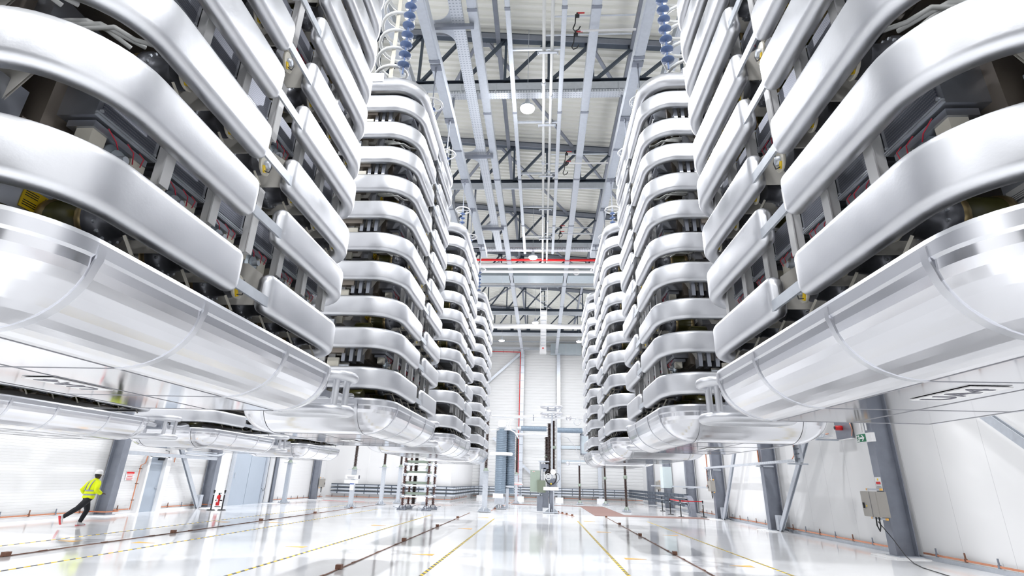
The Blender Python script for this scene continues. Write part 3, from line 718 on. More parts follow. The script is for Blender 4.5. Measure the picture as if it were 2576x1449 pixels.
# ------------------------------------------------------------------ copper earthing bars and floor strips
def copper_run(pts, label, fix_ax, rise=.16, step=1.05, hgt=.05):
    t = thing('copper_bar', label, 'copper bar', pts[0], 'copper earthing bars along the walls')
    o = Vector(pts[0]); mb = MB()
    for a, b in zip(pts, pts[1:]): mb.bar(Vector(a) - o, Vector(b) - o, .012, hgt)
    part('bar_run', mb, ['copper'], t)
    for a, b in zip(pts, pts[1:]):
        a, b = Vector(a), Vector(b); L = (b - a).length
        n = int(L / step)
        for i in range(n):
            p = a.lerp(b, (i + .5) / n) - o
            part('support', MB().box(p + Vector(fix_ax) * .015, (.05, .06, .09)).box(p + Vector((0, 0, .1)) + Vector(fix_ax) * .01, (.03, .03, .16)), ['colsteel' if i % 2 else 'oldcopper'], t)
    return t
ys = [-6] + [v for y in RC[:3] for v in (y - .35, y + .35)] + [40]
for i in range(0, len(ys), 2):
    copper_run([(11.05, ys[i], .17), (11.05, ys[i + 1], .17)], 'bright copper bar low on the right wall, %s' % ['nearest stretch at the right corner', 'between the first and second columns', 'between the second and third columns', 'past the third column'][i // 2], (1, 0, 0))
copper_run([(-18.66, 8, .17), (-18.66, 22.5, .17), (-18.02, 22.5, .17), (-18.02, 23.2, .17), (-18.66, 23.25, .17), (-18.66, 24.6, .17)], 'copper bar low on the left wall behind the running person', (-1, 0, 0))
copper_run([(-18.66, 26.7, .17), (-18.66, 29.9, .17), (-18.0, 29.95, .17)], 'copper bar low on the left wall between door and extinguisher', (-1, 0, 0))
copper_run([(-18.66, 37.2, .17), (-18.66, 46.9, .17)], 'copper bar low on the left wall beyond the tall grey doors', (-1, 0, 0))
copper_run([(-18.4, 46.92, .22), (-7.6, 46.92, .22), (-7.6, 57, .22)], 'copper bar along the foot of the white corner block', (0, 1, 0))
copper_run([(-7.5, 61.39, .2), (11, 61.39, .2)], 'copper bar along the foot of the far wall', (0, 1, 0), step=1.5)
t = thing('copper_conduit', 'copper strip framing the small door on the left wall', 'copper strip', (-18.6, 24.6, .15))
cs = [(0, 0, 0), (0, 0, 1.9), (0, .25, 2.0), (0, .32, 2.5), (0, 2.25, 2.5), (0, 2.25, 2.1)]
mb = MB()
for a, b in zip(cs, cs[1:]): mb.bar(a, b, .012, .05, 0, (1, 0, 0))
part('strip', mb, ['copper'], t)
for z in (.4, 1.1, 1.75): part('clip', MB().box((.02, 0, z), (.04, .16, .04)), ['oldcopper'], t)
for x, y0, y1, nm in ((-4.17, 8, 33, 'under the left tower row'), (3.72, 7, 32.9, 'under the right tower row'), (-11.5, 8, 41, 'on the left side of the hall floor')):
    t = thing('floor_copper_strip', 'tarnished copper strip with small brown blocks %s' % nm, 'copper strip', (x, y0, 0), 'copper strips on the floor')
    part('strip', MB().box((0, (y1 - y0) / 2, .01), (.03, y1 - y0, .016)), ['oldcopper'], t)
    y = y0 + 3.9
    while y < y1:
        part('block', MB().box((0, y - y0, .05), (.12, .13, .085)), ['oldcopper'], t); y += 5.45
    y = y0 + 1.2
    while y < y1: part('strip_fixing', MB().box((0, y - y0, .018), (.036, .2, .02)), ['oldcopper'], t); y += 1.8
for (a, b), nm in ((((-3.2, 36.2), (-2.5, 56)), 'left of the grey ribbed column'), (((1.0, 36.6), (1.9, 32.8)), 'at the foot of the central disconnector')):
    t = thing('floor_copper_strip', 'thin copper strip with lumps on the floor %s' % nm, 'copper strip', (*a, 0), 'copper strips on the floor')
    d = Vector((b[0] - a[0], b[1] - a[1], 0)); part('strip', MB().bar((0, 0, .01), d + Vector((0, 0, .01)), .04, .02), ['copper'], t)
    for f in (.1, .35, .6, .9): part('block', MB().box(d * f + Vector((0, 0, .05)), (.12, .14, .1)), ['oldcopper'], t)

# ------------------------------------------------------------------ floor tape and markers
for x, y0, y1, nm in ((-13.12, 6, 38, 'nearest the left wall'), (-9.95, 5, 34, 'right of the left copper strip'), (-5.88, 5, 30, 'left of the left tower row'), (-2.37, 4, 28.6, 'at the left of the middle aisle'), (1.85, 4, 28.9, 'at the right of the middle aisle'), (5.58, 4, 30.2, 'right of the right tower row')):
    solo('floor_tape', MB().box((0, (y1 - y0) / 2, .002), (.075, y1 - y0, .004)), ['tape'], 'yellow and black striped floor tape %s' % nm, 'floor tape', 'striped tapes on the floor', (x, y0, 0))
mk = 0
for x, y, s, nm in ((2.45, 15.2, 1, 'right of the aisle, nearest'), (2.5, 22.9, 1, 'right of the aisle, middle'), (2.45, 29.0, 1, 'right of the aisle, farthest'), (-3.0, 14.6, -1, 'left of the aisle, nearest'), (-3.0, 22.4, -1, 'left of the aisle, middle'), (-3.0, 29.3, -1, 'left of the aisle, farthest'),
                    (4.9, 14.6, -1, 'beside the right tape, nearest'), (5.0, 22.5, -1, 'beside the right tape, farther'), (-6.6, 15.2, -1, 'left of the left tower row, nearest'), (-6.5, 22.6, 1, 'left of the left tower row, middle'), (-10.6, 14.9, 1, 'by the second tape from the left wall, nearest'), (-10.6, 22.3, 1, 'by the second tape from the left wall, farther'), (-12.6, 14.7, -1, 'by the tape nearest the left wall'), (-12.6, 21.8, -1, 'by the tape nearest the left wall, farther')):
    solo('floor_marker', MB().prism([(-.28 * s, -.16), (.28 * s, 0), (-.28 * s, .16)] if s > 0 else [(-.28 * s, .16), (.28 * s, 0), (-.28 * s, -.16)], .001, .004), ['orange'], 'small orange triangle on the floor, %s' % nm, 'floor marker', 'orange floor triangles', (x, y, 0))
solo('floor_mat', MB().prism([(3.2, 34.0), (9.9, 34.0), (9.9, 35.6), (5.2, 35.6), (5.2, 47.6), (-2.5, 47.6), (-2.5, 46.6), (3.2, 46.6)], .001, .012), ['mat'], 'brown ribbed floor matting by the barrier posts', 'floor mat')
solo('floor_line', MB().box((-15.5, 43.3, .003), (3.4, .12, .006)), ['red'], 'short red line on the floor before the white corner block', 'floor line')

# ------------------------------------------------------------------ left wall: doors, signs, boxes
t = thing('door_1', 'small grey blue steel door in a white frame on the left wall', 'door', (XL, 25.6, 0))
t['kind'] = 'structure'
part('door_frame', MB().box((.12, -.62, 1.3), (.3, .14, 2.6)).box((.12, .72, 1.3), (.3, .34, 2.6)).box((.12, 0, 2.53), (.3, 1.4, .16)), ['white'], t)
part('door_leaf', MB().box((.05, 0, 1.22), (.06, 1.1, 2.44)), ['bluegrey'], t)
part('door_handle', MB().box((.11, .42, 1.05), (.05, .14, .03)), ['galv'], t)
part('door_closer', MB().box((.13, .3, 2.36), (.1, .34, .09)).tube([(.13, .45, 2.4), (.18, .7, 2.55), (.2, .62, 2.75), (.16, .4, 2.8)], .014, 6), ['black'], t)
t = thing('door_2', 'tall double leaf grey blue door on the left wall', 'door', (XL, 34.3, 0)); t['kind'] = 'structure'
part('door_leaf', MB().box((.06, -.95, 2.6), (.08, 1.86, 5.2)), ['bluegrey'], t); part('door_leaf', MB().box((.06, .95, 2.6), (.08, 1.86, 5.2)), ['bluegrey'], t)
part('door_frame', MB().box((.1, 2.05, 2.65), (.22, .3, 5.3)).box((.1, -2.0, 2.65), (.16, .2, 5.3)), ['galv'], t)
part('white_post', MB().box((.3, 2.45, 2.65), (.3, .16, 5.3)), ['white'], t)
part('door_chain', MB().tube([(.22, 1.7, .95), (.26, 1.9, .75), (.24, 2.15, .95)], .012, 6), ['black'], t)
part('door_handle', MB().box((.12, -1.6, 1.7), (.05, .05, .3)), ['galv'], t)
solo('wall_beam', MB().bar((-18.2, 23.0, 2.55), (-18.2, 30.0, 2.55), .1, .16), ['galv'], 'horizontal galvanised beam over the small door on the left wall', 'beam')
solo('wall_conduit', MB().tube([(-18.1, 26.9, 2.72), (-18.1, 29.6, 2.72), (-18.1, 30.1, 2.8), (-18.0, 30.3, 3.1)], .06, 8).cyl((-18.05, 26.9, 2.85), (-18.05, 29.4, 2.85), .05, 8), ['galv'], 'pair of grey conduits above the beam over the small door', 'conduit')
def sign(x, y, z, w_, h_, label, nrm, rows, name='wall_sign'):
    t = thing(name, label, 'sign', (x, y, z))
    part('board', MB().box((0, 0, 0), (.012, w_, h_)), ['paper'], t)
    for m_, dy, dz, ww, hh in rows: part('print', MB().box((nrm * .008, dy, dz), (.004, ww, hh)), [m_], t)
    return t
sign(XL + .02, 24.24, 1.58, .5, .38, 'small white wall sign with red print left of the door', 1, [('red', 0, .13, .46, .08)] + [('red', 0, .04 - .07 * i, .4 - .08 * (i % 2), .022) for i in range(4)])
def jbox(x, y, z, w_, h_, d_, sg, label):
    t = thing('junction_box', label, 'junction box', (x, y, z), 'taupe junction boxes on columns')
    part('box_body', MB().box((0, 0, 0), (d_, w_, h_)), ['boxbeige'], t)
    part('box_door', MB().box((-sg * (d_ / 2 + .01), 0, 0), (.02, w_ - .02, h_ - .02)), ['boxbeige'], t)
    part('latch', MB().box((-sg * (d_ / 2 + .035), w_ * .36, -.05), (.04, .05, .16)), ['black'], t)
    part('rail', MB().box((sg * .05, 0, h_ / 2 + .06), (.06, w_ * .8, .05)).box((sg * .05, 0, -h_ / 2 - .05), (.06, w_ * .8, .05)), ['galv'], t)
    for q in (-1, 1): part('rail_end', MB().box((sg * .05, q * (w_ * .44), h_ / 2 + .06), (.06, .06, .06)).box((sg * .05, q * (w_ * .44), -h_ / 2 - .05), (.06, .06, .06)), ['orange'], t)
    part('cable_loop', MB().tube([(0, .1, -h_ / 2), (0, .12, -h_ / 2 - .25), (0, .02, -h_ / 2 - .4), (0, -.06, -h_ / 2 - .25), (0, -.05, -h_ / 2)], .018, 6), ['black'], t)
    return t
jbox(-17.95, 44.6, 1.28, .65, .66, .25, -1, 'taupe junction box on the fourth left column, before the corner block')
jb = jbox(10.22, 17.8, 1.44, .80, .72, .30, 1, 'large taupe junction box on the nearest right column')
part('door_seam', MB().box((-.175, -.08, 0), (.006, .008, .7)), ['ink'], jb)
part('yellow_dot', MB().box((-.175, .16, -.06), (.006, .04, .05)), ['yellow'], jb)
jbox(10.25, 34.1, 1.85, .6, .6, .25, 1, 'taupe junction box on the third right column with a black cable loop')
jbox(11.03, 53.2, 1.8, .8, .7, .25, 1, 'taupe junction box far back on the right wall')
solo('loose_cable', MB().tube([(10.2, 17.8, .95), (10.3, 17.4, .5), (10.25, 16.9, .12), (10.0, 16.2, .02), (9.7, 15.4, .015), (9.4, 14.0, .015), (9.3, 12.5, .015)], .012, 6), ['black'], 'thin black cable trailing on the floor from the large junction box', 'cable')
sign(10.40, 17.72, 2.02, .30, .40, 'small white notice with a red bar above the large junction box', -1, [('red', 0, .03, .22, .07), ('yellow', 0, .13, .06, .06), ('ink', 0, -.08, .2, .012), ('ink', 0, -.13, .2, .012)], 'notice')

# exit sign: running man and arrow
t = thing('exit_sign', 'green and white exit sign on the nearest right column', 'exit sign', (10.34, 17.85, 3.40), rot=(0, 0, 0))
part('sign_box', MB().box((0, -.05, 0), (.12, .80, .27)), ['white'], t)
fx = -.0625
part('green_field', MB().box((fx, .09, 0), (.004, .50, .235)), ['exitgreen'], t)
part('white_door', MB().box((fx - .003, .26, -.005), (.004, .15, .20)), ['white'], t)
# image left is +y on this wall: the man runs towards -y (the right in view)
mn = MB().cyl((fx - .006, .25, .075), (fx - .008, .25, .075), .018, 12)
for a, b, wd in (((.26, .05), (.27, -.02), .04), ((.26, .045), (.22, .01), .014), ((.22, .01), (.195, .025), .014), ((.26, .045), (.305, .02), .014), ((.305, .02), (.31, -.015), .014), ((.268, -.01), (.225, -.04), .02), ((.225, -.04), (.225, -.09), .018), ((.272, -.015), (.29, -.06), .02), ((.29, -.06), (.325, -.075), .018)):
    mn.bar((fx - .007, a[0], a[1]), (fx - .007, b[0], b[1]), .003, wd, 0, (0, 1, 0) if abs(a[1] - b[1]) > abs(a[0] - b[0]) else (0, 0, 1))
part('running_man', mn, ['exitgreen'], t)
arr = MB().box((fx - .004, .09, 0), (.004, .16, .05)).add([(fx - .006, .065, .095), (fx - .006, .02, .095), (fx - .006, -.09, 0), (fx - .006, -.01, 0)], [(0, 1, 2, 3)]).add([(fx - .006, .065, -.095), (fx - .006, .02, -.095), (fx - .006, -.09, 0), (fx - .006, -.01, 0)], [(3, 2, 1, 0)])
part('arrow', arr, ['white'], t)
solo('light_rod', MB().cyl((10.36, 18.0, 3.6), (10.36, 18.0, 5.2), .03, 8).cyl((10.36, 17.72, 3.62), (10.36, 17.72, 5.2), .03, 8).box((10.38, 17.66, 3.9), (.04, .1, .06)), ['white'], 'two thin white conduits running up the nearest right column above the exit sign', 'conduit')
# beacon
t = thing('alarm_beacon', 'red alarm beacon on a grey steel plate high on the right wall', 'alarm beacon', (11.0, 20.3, 3.94))
part('plate', MB().box((.06, 0, 0), (.04, 1.05, .75)), ['colsteel'], t)
part('plate_edge', MB().box((.04, 0, -.39), (.10, 1.08, .03)), ['white'], t)
part('beacon_body', MB().lathe([(.085, 0), (.09, .03), (.085, .22), (.055, .235)], (.04, .05, .02), (-1, .12, 0), 18), ['red'], t)
part('beacon_horn', MB().lathe([(.06, 0), (.06, .02)], (-.195, .078, .02), (-1, .12, 0), 16), ['black'], t)
part('beacon_wire', MB().tube([(.03, -.5, .2), (-.02, -.62, .1), (0, -.66, -.1), (.03, -.5, -.3)], .014, 6), ['copper'], t)
# stepped wall cable tray with a copper cable
tr = [(36.2, 1.72), (34.9, 1.72)], [(34.9, 1.72), (34.9, 2.85)], [(34.9, 2.85), (22.7, 2.85)], [(22.7, 2.85), (22.7, 3.62)], [(22.7, 3.62), (19.9, 3.62)]
t = thing('wall_cable_tray', 'stepped galvanised cable tray with a copper cable along the right wall', 'cable tray', (10.3, 0, 0))
def tseg(a, b):
    (y0, z0), (y1, z1) = a, b
    if y0 != y1: part('tray_run', MB().box((0, (y0 + y1) / 2, z0), (.26, abs(y1 - y0), .015)).box((-.13, (y0 + y1) / 2, z0 + .04), (.012, abs(y1 - y0), .1)), ['tray'], t)
    else: part('tray_riser', MB().box((.05, y0 - .2, (z0 + z1) / 2), (.012, .5, abs(z1 - z0) + .1)).box((0, y0 + .05, (z0 + z1) / 2), (.1, .014, abs(z1 - z0) + .1)).box((0, y0 - .45, (z0 + z1) / 2), (.1, .014, abs(z1 - z0) + .1)), ['galv'], t)
    if y0 == y1:
        for i in range(4): part('rung', MB().box((0, y0 - .2, z0 + (z1 - z0) * (i + .5) / 4), (.07, .5, .03)), ['steel'], t)
tseg((52.2, 1.72), (34.9, 1.72)); tseg((34.9, 1.72), (34.9, 2.85)); tseg((34.9, 2.85), (22.7, 2.85)); tseg((22.7, 2.85), (22.7, 3.62)); tseg((22.7, 3.62), (19.9, 3.62))
part('copper_cable', MB().tube([(-.02, 50, 1.76), (-.02, 35.3, 1.76), (-.02, 34.95, 2.0), (-.02, 34.95, 2.6), (-.02, 34.7, 2.9), (-.02, 23.1, 2.9), (-.02, 22.8, 3.1), (-.02, 22.75, 3.5), (-.02, 22.5, 3.7), (-.02, 19.9, 3.7)], .022, 6), ['copper'], t)
for y, z in ((23.2, 2.78), (26.6, 2.78), (34.3, 2.78), (34.5, 1.65), (40.6, 1.65), (20.6, 3.55)): part('bracket', MB().box((.25, y, z), (.8, .1, .06)), ['galv'], t)
for y, nm in ((29.9, 'third'), (38.2, 'fourth')):
    solo('wall_conduit', MB().cyl((10.35, y - 3.2, 2.9), (10.35, y - 3.2, 6.5), .035, 8), ['copper'], 'copper conduit rising beside the %s right column' % ('second' if nm == 'third' else 'third'), 'conduit')
t = thing('glass_hood', 'pale glass box hanging behind the third right column', 'glass box', (9.9, 44.5, 2.4))
part('pane', MB().box((0, 0, 0), (.7, .9, 1.6)), [mat('pale_glass', (.72, .82, .84), .1, .1, .02, 4)], t); part('rim', MB().box((0, 0, -.8), (.75, .95, .03)), ['dark'], t)

# ------------------------------------------------------------------ three tier trunking along the far walls
def trunk(pts, z, label, mm='galv'):
    t = thing('cable_trunking', label, 'cable trunking', (pts[0][0], pts[0][1], z), 'stacked cable trunking on the walls')
    o = Vector((*pts[0], z)); mb = MB(); md = MB()
    for a, b in zip(pts, pts[1:]):
        a, b = Vector((*a, z)) - o, Vector((*b, z)) - o; up = Vector((0, 0, .1))
        mb.bar(a, b, .30, .13); md.bar(a + up, b + up, .26, .07)
        n = max(1, int((b - a).length / 1.1))
        for i in range(n): mb.box(a.lerp(b, (i + .5) / n), (.33, .07, .155) if abs(b.x - a.x) < abs(b.y - a.y) else (.07, .33, .155), 1)
    part('trunk_body', mb, [mm, 'steel'], t); part('trunk_top', md, ['steel'], t)
for i, z in enumerate((.55, .83, 1.11)):
    nm = ['lowest', 'middle', 'topmost'][i]
    trunk([(-17.9, 46.7), (-7.4, 46.7), (-7.4, 60.9)], z, '%s of three grey trunking runs along the white corner block' % nm)
    trunk([(-7.4, 60.9), (9.6, 60.9)], z, '%s of three grey trunking runs along the far wall' % nm)
    trunk([(9.6, 60.9), (9.6, 37.6)], z + .05, '%s of three dark trunking runs along the right wall' % nm, 'steel')
    part_t = thing('trunking_bend', 'curved grey trunking bending down to the floor by the barrier, %s of three' % ['inner', 'middle', 'outer'][i], 'cable trunking', (9.6, 37.6, 0), 'curved trunking ends')
    R_ = .5 + .28 * i
    mb = MB(); lp = []
    for k in range(11):
        a = PI / 2 * k / 10; cy, cz = -1.6 + .0 * i, z + .05 - R_
        yy, zz = -.35 - R_ * math.sin(a), z + .05 - R_ + R_ * math.cos(a)
        ny, nz = math.sin(a), -math.cos(a)
        lp.append([(q, yy + s * math.sin(a) * -1, zz + s * math.cos(a)) for q, s in ((-.15, -.07), (.15, -.07), (.15, .07), (-.15, .07))])
    lp = [[(q[0], 0, q[2]) for q in lp[0]]] + lp + [[(q[0], q[1], 0.013) for q in lp[-1]]]
    part('bend', MB().loops(lp, 0, False, True, True, True), ['colsteel'], part_t)

# ------------------------------------------------------------------ far wall steel
for x, nm in ((-2.3, 'with the red pipe'), (1.95, 'right of the red pipe'), (-6.6, 'behind the resistor rack'), (6.4, 'behind the brown insulators')):
    t = thing('far_wall_column', 'grey steel column on the far wall, %s' % nm, 'column', (x, 61.0, 0), 'far wall columns')
    part('h_profile', MB().box((0, 0, 8.4), (.40, .34, 16.8)), ['galv'], t)
    part('plinth', MB().box((0, -.2, .15), (.85, .45, .3)), ['white'], t)
    if x == -2.3:
        for i in range(18): part('tie', MB().box((-.15, -.19, 1.2 + i * .9), (.75, .02, .03)), ['colsteel'], t)
t = thing('riser_pipe', 'thin red riser pipe up the far wall', 'pipe', (-2.58, 60.85, 0))
part('pipe_run', MB().cyl((0, 0, 0), (0, 0, 16.3), .045, 8).cyl((0, 0, 16.3), (-5.0, 0, 16.35), .045, 8), ['red'], t)
for i in range(4): part('clip', MB().box((-1.2 * i - .8, .05, 16.35), (.05, .1, .3)), ['colsteel'], t)
solo('far_brace', MB().bar((-2.5, 60.95, 16.2), (-7.5, 60.95, 11.6), .12, .28), ['galv'], 'slanted steel brace high on the far wall, left of the red pipe', 'brace')
solo('far_brace', MB().bar((-5.5, 60.95, 6.4), (-.3, 60.95, 2.0), .12, .26).box((-2.0, 60.85, 3.4), (.3, .06, .3)), ['galv'], 'slanted steel brace low on the far wall, behind the grey ribbed column', 'brace')
solo('far_beam', MB().box((1.7, 60.9, 16.75), (18.6, .3, .3)).box((1.7, 60.9, 17.6), (18.6, .2, .14)), ['galv'], 'horizontal grey beam at the top of the far wall', 'beam')
solo('far_beam', MB().box((4.9, 61.38, 5.55), (5.4, .12, .35)), ['panelgrey'], 'grey horizontal band on the far wall right of the disconnector, upper', 'beam')
solo('far_beam', MB().box((4.9, 61.38, 4.05), (5.4, .12, .3)), ['panelgrey'], 'pale horizontal band on the far wall right of the disconnector, lower', 'beam')
t = thing('vent_opening', 'grey framed opening in the far wall right of the disconnector', 'frame', (5.3, 61.2, 5.9))
part('frame_bars', MB().box((-.9, 0, 0), (.12, .2, 2.2)).box((.9, 0, 0), (.12, .2, 2.2)).box((0, 0, 1.05), (1.9, .2, .12)).box((0, 0, -1.05), (1.9, .2, .12)), ['colsteel'], t)
part('frame_panel', MB().box((0, .05, 0), (1.7, .02, 2.0)), ['panelgrey'], t)
# ------------------------------------------------------------------ standing electrical equipment
def sheds(r0, r1, z0, z1, pitch):
    pr = []; z = z0; i = 0
    while z < z1:
        rr = r1 if i % 2 == 0 else r1 * .9
        pr += [(r0, z), (r0, z + pitch * .45), (rr, z + pitch * .62), (rr, z + pitch * .72), (r0, z + pitch * .98)]; z += pitch; i += 1
    return pr
def foot(w_, m_bolts=True):
    mb = MB().box((0, 0, .06), (w_, w_, .025)).box((0, 0, .03), (w_ * .9, w_ * .9, .02))
    for a in (-1, 1):
        for b in (-1, 1): mb.cyl((a * w_ * .4, b * w_ * .4, 0), (a * w_ * .4, b * w_ * .4, .13), .022, 6)
    for i in range(4):
        a = PI / 2 * i; ca, sa = math.cos(a), math.sin(a)
        pts = [(.1, .07), (w_ * .45, .07), (w_ * .45, .1), (.1, .32)]
        vs = [(ca * q - sa * s, sa * q + ca * s, z) for s in (-.01, .01) for q, z in pts]
        mb.add(vs, [(0, 1, 2, 3), (7, 6, 5, 4), (0, 4, 5, 1), (1, 5, 6, 2), (2, 6, 7, 3), (3, 7, 4, 0)])
    return mb
def post_insulator(x, y, label, zp, zt, m='insul', post='galv', sh=.13, foot_w=.62, pw=.24, group='post insulators on the hall floor', head=True):
    t = thing('post_insulator', label, 'post insulator', (x, y, 0), group)
    part('base', foot(foot_w), [post], t)
    if zp > .2:
        part('steel_post', MB().box((0, 0, zp / 2 + .03), (pw, pw, zp - .06)), [post], t)
        part('post_plate', MB().box((0, 0, zp), (.62, .5, .03)), [post], t)
    z = zp if zp > .2 else .15
    part('lower_cap', MB().lathe([(.17, 0), (.17, .05), (.11, .14), (.10, .2)], (0, 0, z), n=16), ['green'], t)
    if zt - z > 2.6 and zp < .2:
        zm = (z + zt) / 2 - .2
        part('insulator', MB().lathe(sheds(.075, sh, z + .2, zm, .075), (0, 0, 0), n=14), [m], t)
        part('joint', MB().lathe([(.1, 0), (.14, .03), (.14, .2), (.1, .24)], (0, 0, zm), n=14), ['green'], t)
        part('insulator', MB().lathe(sheds(.07, sh, zm + .24, zt, .075), (0, 0, 0), n=14), [m], t)
    else: part('insulator', MB().lathe(sheds(.075, sh, z + .2, zt, .075), (0, 0, 0), n=14), [m], t)
    if head: part('head', MB().lathe([(.08, 0), (.13, .03), (.13, .12), (.06, .16)], (0, 0, zt), n=14), ['galv'], t)
    return t
A = post_insulator(-11.75, 34.12, 'dark insulator on a grey post with two white signs, left of the resistor rack', 2.22, 5.2)
part('sign_board', MB().box((.02, -.2, 1.80), (.95, .012, .24)), ['paper'], A); part('sign_board', MB().box((-.06, -.2, 1.52), (.88, .012, .2)), ['paper'], A)
part('sign_print', MB().box((.42, -.21, 1.8), (.1, .006, .2)).box((-.1, -.21, 1.80), (.5, .006, .02)).box((-.1, -.21, 1.73), (.4, .006, .02)), ['ink'], A)
part('notice', MB().box((0, -.14, 1.23), (.26, .012, .4)), ['paper'], A); part('notice_head', MB().box((0, -.148, 1.40), (.26, .006, .06)), [mat('blue_print', (.03, .12, .55), .5)], A)
post_insulator(-11.34, 39.22, 'dark insulator on a pale post, left one of the pair behind the signed post', 2.5, 6.0)
post_insulator(-10.97, 42.48, 'dark insulator on a pale post, right one of the pair behind the signed post', 2.6, 6.0)
post_insulator(-8.6, 41.3, 'dark insulator on a grey post behind the resistor rack', 2.5, 6.2)
post_insulator(-17.6, 37.6, 'dark insulator partly hidden behind the second left column', 2.6, 5.8)
Dp = post_insulator(-3.47, 34.4, 'tall dark insulator on a thick grey post before the ribbed column', 2.35, 5.75, pw=.30, foot_w=.8)
part('bus_clamp', MB().lathe([(.05, -.18), (.17, -.12), (.19, 0), (.17, .12), (.05, .18)], (0, 0, 5.95), n=16), ['alu'], Dp)
Ep = post_insulator(-2.14, 47.77, 'slim brown insulator on a grey post by the red riser pipe', 2.35, 5.55, sh=.15)
part('sign_board', MB().box((0, -.2, 1.58), (1.1, .012, .12)).box((0, -.2, 1.70), (.9, .012, .06)), ['paper'], Ep); part('sign_stripe', MB().box((0, -.21, 1.58), (1.0, .006, .03)), ['red'], Ep)
post_insulator(3.51, 51.22, 'brown standing insulator right of the disconnector', .1, 3.3, sh=.13)
post_insulator(5.83, 51.2, 'brown standing insulator between the disconnector and the mat, farther one', .1, 4.6)
post_insulator(5.99, 39.93, 'brown standing insulator beside the brown matting, nearer one', .1, 4.6)

# grey ribbed column beside the thick post
t = thing('surge_column', 'thick silver ribbed column on a stand, left of the red riser pipe', 'ribbed column', (-2.85, 38.6, 0))
part('stand', foot(.9).box((0, 0, .55), (.7, .6, .5)).box((.5, .1, .7), (.2, .2, 1.3)).box((.5, .1, 1.45), (.9, .3, .12)), ['galv'], t)
part('ribbed_housing', MB().lathe(sheds(.38, .43, 1.0, 3.5, .06), (0, 0, 0), n=22), ['silver'], t)
part('ribbed_housing', MB().lathe(sheds(.38, .43, 3.7, 5.3, .06), (0, 0, 0), n=22), ['silver'], t)
part('corona_ring', MB().tube([(a, b * .6, 3.6) for a, b in stadium(0, 0, .1, .62)], .12, 10, closed=True), ['white'], t)
part('top_dome', MB().lathe([(.25, 5.4), (.30, 5.5), (.30, 5.8), (.2, 5.92), (.02, 5.95)], (0, 0, 0), n=18), ['white'], t)
for i in range(3):
    part('corona_tube', MB().tube([(-.8, -.3 + .3 * i, 5.2), (.6, -.3 + .3 * i, 5.25), (.9, -.3 + .3 * i, 5.1), (1.2, -.3 + .3 * i, 4.7)], .05, 8), ['alu'], t)
part('sign_board', MB().box((-.1, -.5, .85), (.7, .012, .3)), ['paper'], t)
part('second_column', MB().lathe(sheds(.33, .38, 1.0, 5.3, .06), (.62, .45, 0), n=18), ['silver'], t)

# resistor rack
t = thing('resistor_rack', 'brown insulator rack with tiers of grey green resistor boxes', 'resistor rack', (-7.7, 34.6, 0))
legs = [(-.75, -.75), (.75, -.75), (-.75, .75), (.85, .75)]
for lx, ly in legs:
    part('leg_base', foot(.55).tube([(-.45, -.3, .2), (-.2, -.3, .12), (.2, .3, .12), (.45, .3, .2)], .02, 6), ['colsteel'], t, (lx, ly, 0))
    for i in range(6):
        z = .2 + i * .62
        part('leg_insulator', MB().lathe(sheds(.06, .125, z + .06, z + .5, .09), (0, 0, 0), n=12), ['ceramic'], t, (lx, ly, 0))
        part('ball_joint', MB().lathe([(.06, 0), (.13, .05), (.14, .1), (.13, .15), (.06, .2)], (lx, ly, z + .47), n=14).box((lx - .04, ly - .14, z + .57), (.04, .01, .06), 1).box((lx + .05, ly - .14, z + .57), (.04, .01, .06), 1), ['galv', 'ink'], t)
for i in range(6):
    z = .77 + i * .62
    part('shelf_beam', MB().box((.02, -.75, z), (1.5, .10, .08)).box((.02, .75, z), (1.5, .10, .08)).box((-.75, 0, z), (.1, 1.5, .08)).box((.8, 0, z), (.1, 1.5, .08)), ['white'], t)
    part('resistor_box', MB().box((.02, -.35, z + .17), (1.55, .6, .14)).box((-.1, -.66, z + .17), (.3, .02, .06)), ['green'], t)
part('inner_insulator', MB().lathe(sheds(.10, .17, .3, 4.2, .09), (-.3, .2, 0), n=14), ['insul'], t)
part('small_reel', MB().cyl((.15, -.85, .62), (.75, -.85, .62), .13, 14).cyl((.72, -.85, .62), (.80, -.85, .62), .17, 14, 1), ['white', 'ceramic'], t)
part('sign_board', MB().box((.05, -.82, 2.05), (1.15, .012, .17)), ['paper'], t)

# central disconnector
t = thing('disconnector', 'tall centre disconnector with twin corona rings, cabinet and motor', 'disconnector', (.66, 35.43, 0))
part('base', foot(.85), ['galv'], t)
part('support_post', MB().cyl((0, 0, .05), (0, 0, 1.75), .17, 16).box((0, .1, 1.8), (.6, .4, .5)), ['colsteel'], t)
for x, y, z1 in ((-.15, .25, 5.4), (.12, .25, 5.6), (-.32, .55, 4.6)):
    part('insulator', MB().lathe(sheds(.085, .17, 2.25, z1, .085), (x, y, 0), n=14), ['insul'], t)
part('insulator_joint', MB().lathe([(.12, 3.85), (.18, 3.9), (.18, 4.0), (.12, 4.05)], (.12, .25, 0), n=14).lathe([(.1, 3.3), (.14, 3.33), (.14, 3.4), (.1, 3.45)], (-.32, .55, 0), n=14), ['green'], t)
part('front_rod', MB().cyl((.02, -.15, 2.0), (.02, -.15, 6.2), .055, 12), ['galv'], t)
part('side_rod', MB().cyl((-.72, .2, .3), (-.72, .2, 3.0), .06, 10).cyl((-.55, .2, 1.7), (-.55, .2, 3.0), .03, 8).box((-.5, .2, 3.05), (.7, .3, .08)).box((.45, .3, 2.95), (.2, .2, .4)), ['galv'], t)
